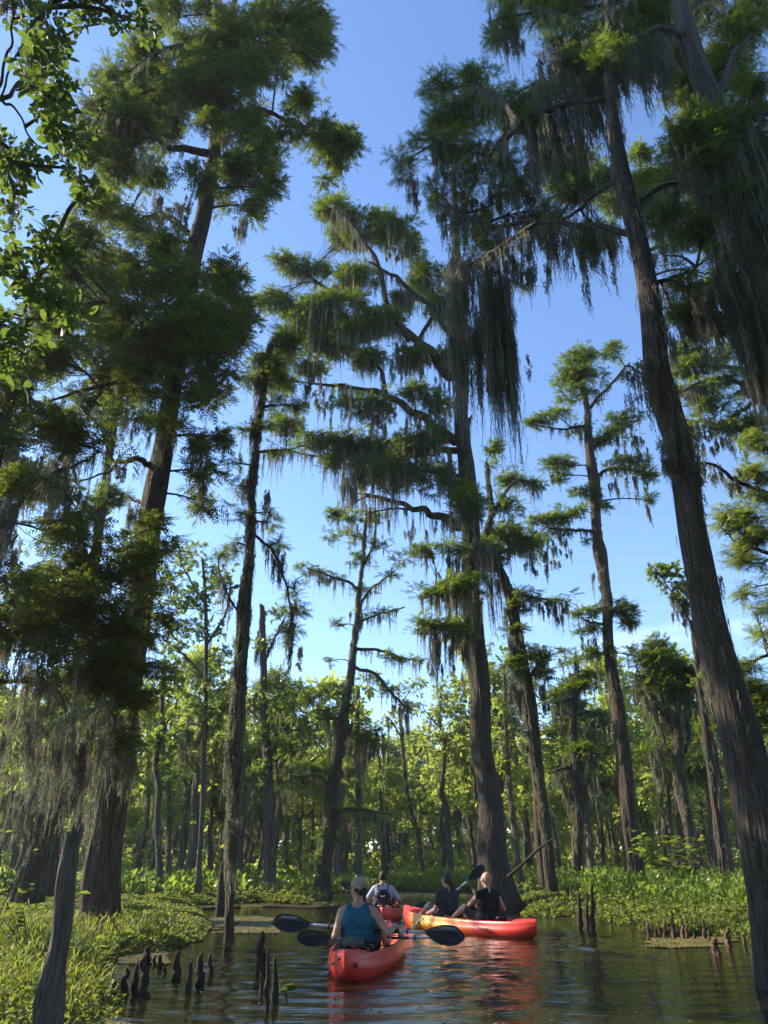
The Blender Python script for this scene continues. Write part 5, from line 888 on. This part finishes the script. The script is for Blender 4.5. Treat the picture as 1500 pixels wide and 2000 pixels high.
# kayak positions: near, right, far
K1S, K1V = (-.39, 8.95), (.43, 3.95); K3S, K3V = (2.45, 13.9), (-1.98, 3.4); K2S, K2V = (-.02, 17.6), (.05, 4.1)
def kp(S, V, f, dx=0.):
    L_ = math.hypot(*V); return np.array((S[0] + V[0] * f + V[1] / L_ * dx, S[1] + V[1] * f - V[0] / L_ * dx, 0.))
k1 = kayak(K1S, K1V, 'nearest kayak, orange-red with its stern towards the viewer and a bag on its deck', M['hull_a'], (-.95, .45))
k3 = kayak(K3S, K3V, 'red and yellow kayak seen from the side on the right', M['hull_b'], (-.80, .50))
k2 = kayak(K2S, K2V, 'farthest kayak, red, mostly hidden behind the man in the teal tank top', M['hull_a'], (-.80, .50))
def stud(rt, c, r, mat, name):      # shallow moulded disc or patch on the hull side
    b = Buf(); ell_mesh(b, c, r); b.build(name, mat, rt, True)
stud(k1, (.10, -1.985, .155), (.022, .012, .026), M['black'], 'scupper_plug'); stud(k1, (-.05, -1.975, .215), (.05, .02, .016), M['black'], 'stern_grip')
stud(k1, (-.165, -1.90, .165), (.028, .014, .02), M['palepatch'], 'faded_emblem'); stud(k3, (-.395, -1.12, .135), (.012, .17, .022), M['palepatch'], 'faded_emblem')
def vec(*a): return np.array(a, float)
def paddle(tipL, tipR, nrm, label, textL=False, textR=False, nR=None, bl=.47, bw=.10):
    tipL, tipR = np.asarray(tipL), np.asarray(tipR); d = tipR - tipL; L_ = np.linalg.norm(d); d = d / L_; mid = (tipL + tipR) / 2
    rt = empty('paddle', mid, label, 'paddle', 'kayak paddles')
    a, b_ = tipL + d * (bl - .03), tipR - d * (bl - .03)
    s = Buf(); tube(s, np.linspace(a, b_, 12), .0155, 12); s.build('shaft', M['alu'], rt, True)
    g = Buf(); tube(g, np.linspace(mid - d * .36, mid + d * .36, 10), .0172, 12); g.build('grip_sleeve', M['black'], rt, True)
    for e, s_ in ((a, 1), (b_, -1)): r = Buf(); c = e + d * s_ * .22; tube(r, [c - d * .012, c - d * .003, c + d * .003, c + d * .012], [.017, .036, .036, .017], 16); r.build('drip_ring', M['black'], rt, True)
    for tip, s_, nn, tx in ((tipL, -1, nrm, textL), (tipR, 1, nrm if nR is None else nR, textR)):
        ax = d * s_; nn = np.asarray(nn, float); nn = norm(nn - ax * np.dot(nn, ax)); sd = np.cross(nn, ax); 
        if sd[2] < 0: sd = -sd
        root = tip - ax * bl; u = np.linspace(0, 1, 15); up = bw * np.interp(u, [0, .08, .25, .5, .75, .9, .97, 1], [.16, .22, .62, .95, 1.0, .82, .5, .22]); dn = bw * np.interp(u, [0, .08, .25, .5, .75, .9, .97, 1], [.16, .26, .72, 1.0, .88, .58, .3, .12])
        m = 11; V = []
        for side in (1, -1):
            for k in range(15):
                for q in np.linspace(-1, 1, m):
                    off = up[k] * q if q > 0 else dn[k] * q; th = .009 * (1 - abs(q) ** 4) * (1 - u[k] ** 6) + .010 * max(0, 1 - abs(q) * 5) * (1 - u[k]) + .0015
                    V.append(root + ax * u[k] * bl + sd * off + nn * (side * th - .045 * math.sin(u[k] * 2.2) * .5 + .02 * q * q))
        V = np.array(V); i = np.arange(14)[:, None] * m; j = np.arange(m - 1)[None]; q1 = np.stack([i + j, i + j + 1, i + m + j + 1, i + m + j], -1).reshape(-1, 4); o = 15 * m
        edge = [k * m for k in range(15)] + [14 * m + j_ for j_ in range(1, m)] + [k * m + m - 1 for k in range(13, -1, -1)] + list(range(m - 2, 0, -1)); ed = np.array(edge); en = np.roll(ed, -1)
        B = Buf(); B.add(V, quads=np.vstack([q1, q1[:, ::-1] + o, np.stack([en, ed, ed + o, en + o], -1)])); bo = B.build('blade', M['black'], rt, True)
        if tx:
            cu = bpy.data.curves.new('t', 'FONT'); cu.body = 'cannon'; cu.size = .052; cu.align_x = 'CENTER'; cu.align_y = 'CENTER'; cu.extrude = .0015; cu.space_character = 1.05
            to = bpy.data.objects.new('t', cu); me = bpy.data.meshes.new_from_object(to); bpy.data.objects.remove(to)
            n_ = nn if nn[1] < 0 else -nn; vv = np.array([v.co[:] for v in me.vertices]); ux = d if d[0] > 0 else -d; uy = norm(np.cross(n_, ux)); ctr = root + ax * bl * (.60) + sd * bw * .62 + n_ * .020
            w_ = ctr + vv[:, :1] * ux * 1.25 + vv[:, 1:2] * uy * .9 + vv[:, 2:3] * n_ - OFF[rt.name]; me.vertices.foreach_set('co', w_.astype(np.float32).ravel()); me.materials.append(M['letter']); me.name = 'lettering'
            ob = bpy.data.objects.new('lettering', me); COL.objects.link(ob); ob.parent = bo
    return rt
def ik(s, w_, l1, l2, hint):
    d = w_ - s; D = np.linalg.norm(d); D2 = min(D, (l1 + l2) * .985); w_ = s + d / D * D2; d = d / D; a = (l1 * l1 - l2 * l2 + D2 * D2) / (2 * D2); h = math.sqrt(max(l1 * l1 - a * a, 1e-6)); hv = hint - s; hv = norm(hv - d * np.dot(hv, d)); return s + d * a + hv * h, w_
def hand(pr, wr, g, ax, fore, s=1.0):
    """fingers closed round a shaft through g along ax; wr the wrist"""
    ax = norm(ax); n = wr - g; n = norm(n - ax * np.dot(n, ax)); m = np.cross(ax, n)
    pc = g + n * .034 * s; pr.append(('c', wr, .026 * s, pc, .024 * s))
    for i, (o, fl) in enumerate(((-.033, .92), (-.011, 1.), (.011, .97), (.033, .84))):
        pr.append(('c', wr + (pc - wr) * .5 + ax * o * .7, .014 * s, g + n * .026 * s + ax * o * s, .012 * s)); prev = g + n * .026 * s + ax * o * s
        for k, a in enumerate((50, 105, 160, 205)):
            a = rad(a * fl); q = g + (n * math.cos(a) + m * math.sin(a)) * .0255 * s + ax * o * s; pr.append(('c', prev, (.0105 - .0008 * k) * s, q, (.0100 - .0009 * k) * s)); prev = q
    prev = wr + (pc - wr) * .45 - ax * .026 * s
    for k, a in enumerate((-35, -85, -125)):
        a = rad(a); q = g + (n * math.cos(a) + m * math.sin(a)) * .027 * s - ax * (.030 - .006 * k) * s; pr.append(('c', prev, (.0125 - .001 * k) * s, q, (.0115 - .001 * k) * s)); prev = q
def person(label, hip, ang, skin, top, topmat, botmat, pad, gl, gr, el=None, er=None, yaw=0., lean=(0, 0), s=1.0, knee=((-.17, .40, .30), (.17, .40, .30)), foot=((-.17, .72, .05), (.17, .72, .05)), hair='short', hairmat='hair', hat=False, fat=1.0, shoes=False, sleeve=0., pitch=0.):
    """seated figure; hip = seat point, gl / gr = grip points on the paddle (world), pad = (p,q) paddle axis"""
    hip = np.asarray(hip, float); rt = empty('person', hip, label, 'person'); ca, sa = math.cos(ang), math.sin(ang); R = np.array([[ca, -sa, 0], [sa, ca, 0], [0, 0, 1]])
    def W_(x, y, z):
        z = z * s; lx = lean[0] * max(z - .1, 0); ly = lean[1] * max(z - .1, 0); return hip + R @ np.array((x * s + lx, y * s + ly, z))
    f = fat; pr = []
    def C(a, ra, b, rb): pr.append(('c', W_(*a), ra * s, W_(*b), rb * s))
    torso = [((-.085 * f, 0, .105), .118 * f, (.085 * f, 0, .105), .118 * f), ((-.065 * f, .0, .20), .112 * f, (.065 * f, .0, .20), .112 * f), ((-.07 * f, -.005, .29), .110 * f, (.07 * f, -.005, .29), .110 * f), ((-.095, -.01, .385), .112 * (.5 + .5 * f), (.095, -.01, .385), .112 * (.5 + .5 * f)), ((-.115, -.015, .46), .085, (.115, -.015, .46), .085)]
    for a in torso: C(*a)
    C((-.165, -.01, .505), .058, (-.03, -.01, .565), .050); C((.165, -.01, .505), .058, (.03, -.01, .565), .050); C((-.09, -.07, .44), .05, (-.07, -.065, .36), .045); C((.09, -.07, .44), .05, (.07, -.065, .36), .045)
    C((0, -.012, .53), .060, (0, .012, .65), .053)
    # head
    hc = W_(0, .022, .735); cy, sy = math.cos(ang + yaw), math.sin(ang + yaw); Rh = np.array([[cy, -sy, 0], [sy, cy, 0], [0, 0, 1]]); cp, sp = math.cos(pitch), math.sin(pitch); Rh = Rh @ np.array([[1, 0, 0], [0, cp, -sp], [0, sp, cp]])
    Hd = lambda x, y, z: hc + Rh @ (np.array((x, y, z)) * s)
    pr += [('e', Hd(0, -.008, .012), (.077 * s, .097 * s, .108 * s), Rh), ('c', Hd(-.022, .045, -.065), .036 * s, Hd(.022, .045, -.065), .036 * s), ('c', Hd(0, .070, -.085), .024 * s, Hd(0, .060, -.06), .03 * s), ('c', Hd(0, .088, .012), .012 * s, Hd(0, .108, -.028), .0145 * s), ('c', Hd(-.035, .078, .032), .014 * s, Hd(.035, .078, .032), .014 * s), ('c', Hd(-.016, .090, -.056), .009 * s, Hd(.016, .090, -.056), .009 * s), ('c', Hd(-.014, .088, -.068), .009 * s, Hd(.014, .088, -.068), .009 * s), ('c', Hd(-.045, .062, -.01), .026 * s, Hd(-.035, .055, -.03), .028 * s), ('c', Hd(.045, .062, -.01), .026 * s, Hd(.035, .055, -.03), .028 * s)]
    for e in (-1, 1): pr += [('c', Hd(e * .079, -.006, .022), .011 * s, Hd(e * .081, .002, -.022), .009 * s), ('c', Hd(e * .083, -.012, .018), .008 * s, Hd(e * .085, -.010, .0), .008 * s)]
    ax = norm(pad[1] - pad[0]); arms = []
    for e, g, hint in ((-1, gl, el), (1, gr, er)):
        sh = W_(e * .185, 0, .495); g = np.asarray(g, float); back = norm(sh - g); perp = back - ax * np.dot(back, ax); wr = g + norm(perp + .25 * back) * .078 * s
        hint = W_(e * .42, -.12, .25) if hint is None else np.asarray(hint, float); elb, wr = ik(sh, wr, .285 * s, .255 * s, hint)
        pr += [('c', sh, .060 * s * (.6 + .4 * f), sh + (elb - sh) * .45, .050 * s * (.7 + .3 * f)), ('c', sh + (elb - sh) * .45, .050 * s * (.7 + .3 * f), elb, .039 * s), ('c', elb, .040 * s, elb + (wr - elb) * .35, .040 * s), ('c', elb + (wr - elb) * .35, .040 * s, wr, .026 * s)]; hand(pr, wr, g, ax * (1 if e < 0 else -1), None, s); arms.append((sh, elb))
    legs = []
    for i, e in enumerate((-1, 1)):
        k = W_(*knee[i]); ft = W_(*foot[i]); hp = W_(e * .095, .05, .10); an = ft + np.array((0, 0, .06)) * s; legs.append((hp, k, an)); fw = R @ np.array((e * .03, .19 * s, .07 * s))
        pr += [('c', hp, .092 * s * f, (hp + k) / 2, .080 * s * f), ('c', (hp + k) / 2, .080 * s * f, k, .058 * s), ('c', k, .056 * s, k + (an - k) * .3, .056 * s), ('c', k + (an - k) * .3, .056 * s, an, .036 * s), ('c', an, .036 * s, ft + np.array((0, 0, .015)), .036 * s), ('c', ft + np.array((0, 0, .01)), .036 * s, ft + fw * .6, .034 * s), ('c', ft + fw * .6, .034 * s, ft + fw, .024 * s)]
        if shoes: blob('shoe', [('c', ft + np.array((0, 0, .02)), .046 * s, ft + fw * .6, .045 * s), ('c', ft + fw * .6, .045 * s, ft + fw, .034 * s)], M['shoe'], rt, .010)
    blob('body', pr, M[skin], rt, .0075, 2)
    # trousers / shorts
    q = [('c', W_(-.09 * f, 0, .10), .13 * s * f, W_(.09 * f, 0, .10), .13 * s * f), ('c', W_(-.075 * f, 0, .17), .120 * s * f, W_(.075 * f, 0, .17), .120 * s * f)]
    for hp, k, an in legs: q += [('c', hp, .105 * s * f, hp + (k - hp) * .72, .092 * s * f)]
    blob('shorts', q, M[botmat], rt, .011)
    g_ = .013; q = []
    for i, (a, ra, b, rb) in enumerate(torso):
        if top == 'tank' and i == 4: a, b, ra, rb = (-.085, -.012, .455), (.085, -.012, .455), .095, .095
        q.append(('c', W_(*a), (ra + g_) * s, W_(*b), (rb + g_) * s))
    q.append(('c', W_(-.09 * f, 0, .14), (.122 * f + .012) * s, W_(.09 * f, 0, .14), (.122 * f + .012) * s))
    if top == 'tank':
        for e in (-1, 1): q += [('c', W_(e * .095, -.04, .45), .075 * s, W_(e * .088, -.015, .532), .0655 * s), ('c', W_(e * .088, -.015, .532), .0655 * s, W_(e * .085, .035, .49), .06 * s), ('c', W_(e * .08, -.07, .44), .060 * s, W_(e * .06, -.03, .50), .062 * s)]
    else:
        for e in (-1, 1): q += [('c', W_(e * .165, -.01, .505), .070 * s, W_(e * .045, -.01, .562), .058 * s), ('c', W_(e * .09, -.07, .44), .06 * s, W_(e * .07, -.065, .36), .055 * s)]
        for sh, elb in arms: q.append(('c', sh, .074 * s * (.6 + .4 * f), sh + (elb - sh) * max(sleeve, .04), (.066 if sleeve < .9 else .052) * s * (.7 + .3 * f)))
        if sleeve >= .9:
            pass
    blob({'tank': 'tank_top', 'tee': 't_shirt', 'vest': 'sleeveless_shirt'}[top], q, M[topmat], rt, .010, 2)
    # hair, cap
    if hair == 'short': blob('hair', [('e', Hd(0, -.020, .026), (.083 * s, .096 * s, .106 * s), Rh), ('c', Hd(-.045, -.075, -.035), .028 * s, Hd(.045, -.075, -.035), .028 * s)], M[hairmat], rt, .008)
    elif hair == 'stubble': blob('stubble', [('e', Hd(0, -.016, .018), (.0785 * s, .094 * s, .1045 * s), Rh)], M[hairmat], rt, .008)
    elif hair == 'long': blob('hair', [('e', Hd(0, -.018, .022), (.088 * s, .102 * s, .110 * s), Rh), ('c', Hd(-.035, -.075, -.02), .05 * s, Hd(-.03, -.085, -.17), .045 * s), ('c', Hd(.035, -.075, -.02), .05 * s, Hd(.03, -.085, -.20), .042 * s), ('c', Hd(0, -.09, -.1), .055 * s, Hd(.0, -.085, -.26), .03 * s)], M[hairmat], rt, .009)
    elif hair == 'tail': blob('hair', [('e', Hd(0, -.018, .022), (.084 * s, .100 * s, .108 * s), Rh), ('c', Hd(-.03, -.07, -.03), .035 * s, Hd(.03, -.07, -.03), .035 * s), ('c', Hd(0, -.095, .01), .034 * s, Hd(.01, -.115, -.06), .038 * s), ('c', Hd(.01, -.115, -.06), .038 * s, Hd(.02, -.100, -.17), .026 * s), ('c', Hd(.02, -.100, -.17), .026 * s, Hd(.03, -.085, -.235), .010 * s)], M[hairmat], rt, .008)
    if hat:
        cp_ = [('e', Hd(0, -.012, .050), (.092 * s, .110 * s, .092 * s), Rh), ('c', Hd(-.05, -.075, .018), .03 * s, Hd(.05, -.075, .018), .03 * s)]
        co = blob('cap', cp_, M['tan'], rt, .008); br = Buf(); V = []
        for z in (0, -.005):
            for k in np.linspace(-1, 1, 11):
                for r in (0, .5, 1): V.append(Hd(k * .072 * (1 - .12 * r), .078 + (.075 * (1 - k * k * .55)) * r - .03 * k * k * (1 - r), .036 + z - .014 * k * k - .012 * r))
        V = np.array(V); i = np.arange(10)[:, None] * 3; j = np.arange(2)[None]; q1 = np.stack([i + j, i + j + 1, i + j + 4, i + j + 3], -1).reshape(-1, 4); ed = np.array([0, 3, 6, 9, 12, 15, 18, 21, 24, 27, 30, 31, 32, 29, 26, 23, 20, 17, 14, 11, 8, 5, 2, 1]); en = np.roll(ed, -1)
        br.add(V, quads=np.vstack([q1, q1[:, ::-1] + 33, np.stack([en, ed, ed + 33, en + 33], -1)])); br.build('brim', M['tan'], co, True)
        sg = Buf(); cap_mesh(sg, Hd(-.05, .092, .012), .019 * s, Hd(-.022, .100, .012), .019 * s); cap_mesh(sg, Hd(.022, .100, .012), .019 * s, Hd(.05, .092, .012), .019 * s)
        for e in (-1, 1): cap_mesh(sg, Hd(e * .068, .085, .018), .006, Hd(e * .085, .0, .020), .005)
        cap_mesh(sg, Hd(-.068, .085, .018), .006, Hd(.068, .085, .018), .006); sg.build('sunglasses', M['black'], rt, True)
    return rt, W_, arms
def Pp(px, py, Y): return P(px, py, Y)[0]
A1 = math.atan2(-K1V[0], K1V[1]); A3 = math.atan2(-K3V[0], K3V[1]); A2 = math.atan2(-K2V[0], K2V[1])
# near kayak, rear paddler with the upper paddle
pA, pB = Pp(533, 1801, 10.0), Pp(902, 1826, 10.2); nA = np.array((0.05, -1, .28))
paddle(pA, pB, nA, 'paddle held by the man in the teal tank top, pale lettering on both black blades', True, True, np.array((.05, -1, .30)))
on = lambda a, b, px: a + (b - a) * ((px - 533.) / 369.)
h1 = kp(K1S, K1V, .255, -.03) + (0, 0, .085)
person('man in teal tank top and tan cap paddling the nearest kayak', h1, A1, 'skin', 'tank', 'teal', 'navy', (pA, pB), on(pA, pB, 668), on(pA, pB, 773), el=Pp(652, 1820, 9.80), er=Pp(765, 1828, 9.85), yaw=.95, hat=True, hair='short', lean=(.0, .03), knee=((-.20, .40, .30), (.17, .40, .33)), foot=((-.22, .74, .06), (.25, .72, .08)), s=1.02)
# near kayak, front paddler with the lower paddle
pC, pD = Pp(580, 1833, 11.1), Pp(908, 1831, 11.15)
paddle(pC, pD, (0, -1, .25), 'lower paddle of the hidden front paddler in the nearest kayak', False, False)
h2 = kp(K1S, K1V, .56, -.09) + (0, 0, .075); on2 = lambda px: pC + (pD - pC) * ((px - 580) / 328.)
person('long-haired person in the front seat of the nearest kayak, mostly hidden behind the man', h2, A1, 'skinpale', 'tee', 'blackcloth', 'blackcloth', (pC, pD), on2(700), on2(783), er=Pp(764, 1842, 11.0), hair='long', s=.93, sleeve=.4, lean=(-.12, .02))
# right kayak, woman in front
pE, pF = Pp(765, 1845, 15.9), Pp(947, 1692, 16.45)
paddle(pE, pF, (-.55, -1, -.1), 'paddle of the woman in the grey t-shirt, one blade raised high behind her head', nR=np.array((-.2, -1, .35)), bl=.46, bw=.105)
h3 = kp(K3S, K3V, .62, 0) + (0, 0, .10)
person('woman with a ponytail in a dark grey t-shirt in the front of the right kayak', h3, A3, 'skinpale', 'tee', 'greytee', 'beige', (pE, pF), Pp(834, 1789, 16.15), Pp(874, 1755, 16.25), el=Pp(846, 1785, 15.9), er=Pp(905, 1790, 15.9), hair='tail', hairmat='brownhair', s=.99, fat=1.12, sleeve=.55, yaw=.35, shoes=False)
# right kayak, man behind
pG, pH = Pp(902, 1711, 14.55), Pp(990, 1822, 15.95)
paddle(pG, pH, (-.9, -.5, 0), 'paddle raised in front of the bald man in black', nR=np.array((-.5, -1, .2)), bl=.40, bw=.09)
h4 = kp(K3S, K3V, .30, 0) + (0, 0, .10); u_ = (Pp(922, 1741, 14.8)[0] - pG[0]) / (pH[0] - pG[0]); gl4 = pG + (pH - pG) * .27; gr4 = pG + (pH - pG) * .56
person('bald man in a black sleeveless shirt in the rear of the right kayak', h4, A3, 'skinpale', 'vest', 'blackcloth', 'blackcloth', (pG, pH), gl4, gr4, el=Pp(924, 1785, 14.85), hair='stubble', hairmat='skin', s=1.03, fat=1.13, knee=((-.20, .42, .30), (.18, .40, .30)), foot=((-.20, .78, .06), (.2, .72, .06)), shoes=True)
# far kayak, man with backpack
pI, pJ = Pp(645, 1779, 19.1), Pp(847, 1769, 19.2)
paddle(pI, pJ, (0, -1, .3), 'paddle of the man with the backpack in the farthest kayak')
h5 = kp(K2S, K2V, .32, -.02) + (0, 0, .09)
_, W5, _a = person('man in white shirt wearing a dark backpack in the farthest kayak', h5, A2, 'skin', 'tee', 'white_shirt', 'blackcloth', (pI, pJ), pI + (pJ - pI) * .36, pI + (pJ - pI) * .66, hair='short', s=1.03, sleeve=.92)
bp = empty('backpack', W5(0, -.16, .15), 'dark navy backpack on the back of the man in the white shirt', 'backpack')
blob('bag', [('c', W5(-.09, -.20, .36), .085, W5(.09, -.20, .36), .085), ('c', W5(-.10, -.21, .24), .095, W5(.10, -.21, .24), .095), ('c', W5(-.10, -.20, .12), .09, W5(.10, -.20, .12), .09), ('c', W5(-.06, -.19, .44), .06, W5(.06, -.19, .44), .06)], M['pack'], bp, .011)
blob('front_pocket', [('c', W5(-.06, -.285, .20), .05, W5(.06, -.285, .20), .05), ('c', W5(-.06, -.285, .13), .05, W5(.06, -.285, .13), .05)], M['pack'], bp, .011)
b = Buf(); tube(b, catmull([W5(-.05, -.285, .37), W5(0, -.292, .355), W5(.05, -.285, .37)], 8), .009, 6); b.build('pale_trim', M['letter'], bp, True)
for e in (-1, 1): b = Buf(); tube(b, catmull([W5(e * .09, -.16, .46), W5(e * .11, -.07, .575), W5(e * .115, .04, .565), W5(e * .12, .12, .44)], 14), .017, 8); b.build('shoulder_strap', M['pack'], bp, True)
# far kayak, front paddler: only the raised blade shows
pK, pL = Pp(664, 1724, 20.6), Pp(835, 1790, 20.9)
paddle(pK, pL, (0, -1, .3), 'paddle in the farthest kayak with one blade raised left of the tan cap', bl=.42, bw=.085)
h6 = kp(K2S, K2V, .64, 0) + (0, 0, .09)
person('person in the front of the farthest kayak, hidden behind the man with the backpack', h6, A2, 'skin', 'tee', 'blackcloth', 'blackcloth', (pK, pL), pK + (pL - pK) * .36, pK + (pL - pK) * .62, hair='short', s=.93, sleeve=.4)
# dry bag on the near kayak's rear deck
q1 = kp(K1S, K1V, .135, -.03)
blob_o = blob('deck_bag', [('c', q1 + (-.13, .02, .32), .035, q1 + (-.02, .03, .325), .06), ('c', q1 + (-.02, .03, .325), .06, q1 + (.09, .0, .32), .05), ('c', q1 + (-.06, -.05, .31), .035, q1 + (.04, -.05, .31), .04)], M['greycloth'], None, .009); tag(blob_o, 'crumpled grey bag on the rear deck of the nearest kayak', 'bag')
# contrail low in the sky
b = Buf(); A_ = P(1062, 1103, 2600)[0]; B_ = P(1145, 1078, 2750)[0]; tube(b, np.linspace(A_, B_, 12), np.linspace(3.6, .6, 12), 6); M['cloud'] = plain('contrail_vapour', (.8, .8, .8), 1., 0.); tag(b.build('contrail', M['cloud'], None, True), 'short thin white contrail low in the sky right of the forked cypress', 'contrail')

# ---------------- the humid morning air ----------------
hb = Buf(); x0, x1, y0, y1, z0, z1 = -260., 260., -60., 260., -1.6, 34.
hv = [(x, y, z) for z in (z0, z1) for y in (y0, y1) for x in (x0, x1)]
hb.add(hv, quads=[(0, 2, 3, 1), (4, 5, 7, 6), (0, 1, 5, 4), (2, 6, 7, 3), (0, 4, 6, 2), (1, 3, 7, 5)])
m, t = newmat('haze_air'); pv = nod(t, 'ShaderNodeVolumePrincipled'); pv.inputs['Color'].default_value = (.85, .92, 1, 1); pv.inputs['Density'].default_value = .0004; pv.inputs['Anisotropy'].default_value = .3
o = nod(t, 'ShaderNodeOutputMaterial'); t.links.new(pv.outputs[0], o.inputs['Volume'])
tag(hb.build('haze', m), 'thin pale haze filling the air of the swamp', 'haze', kind='stuff')
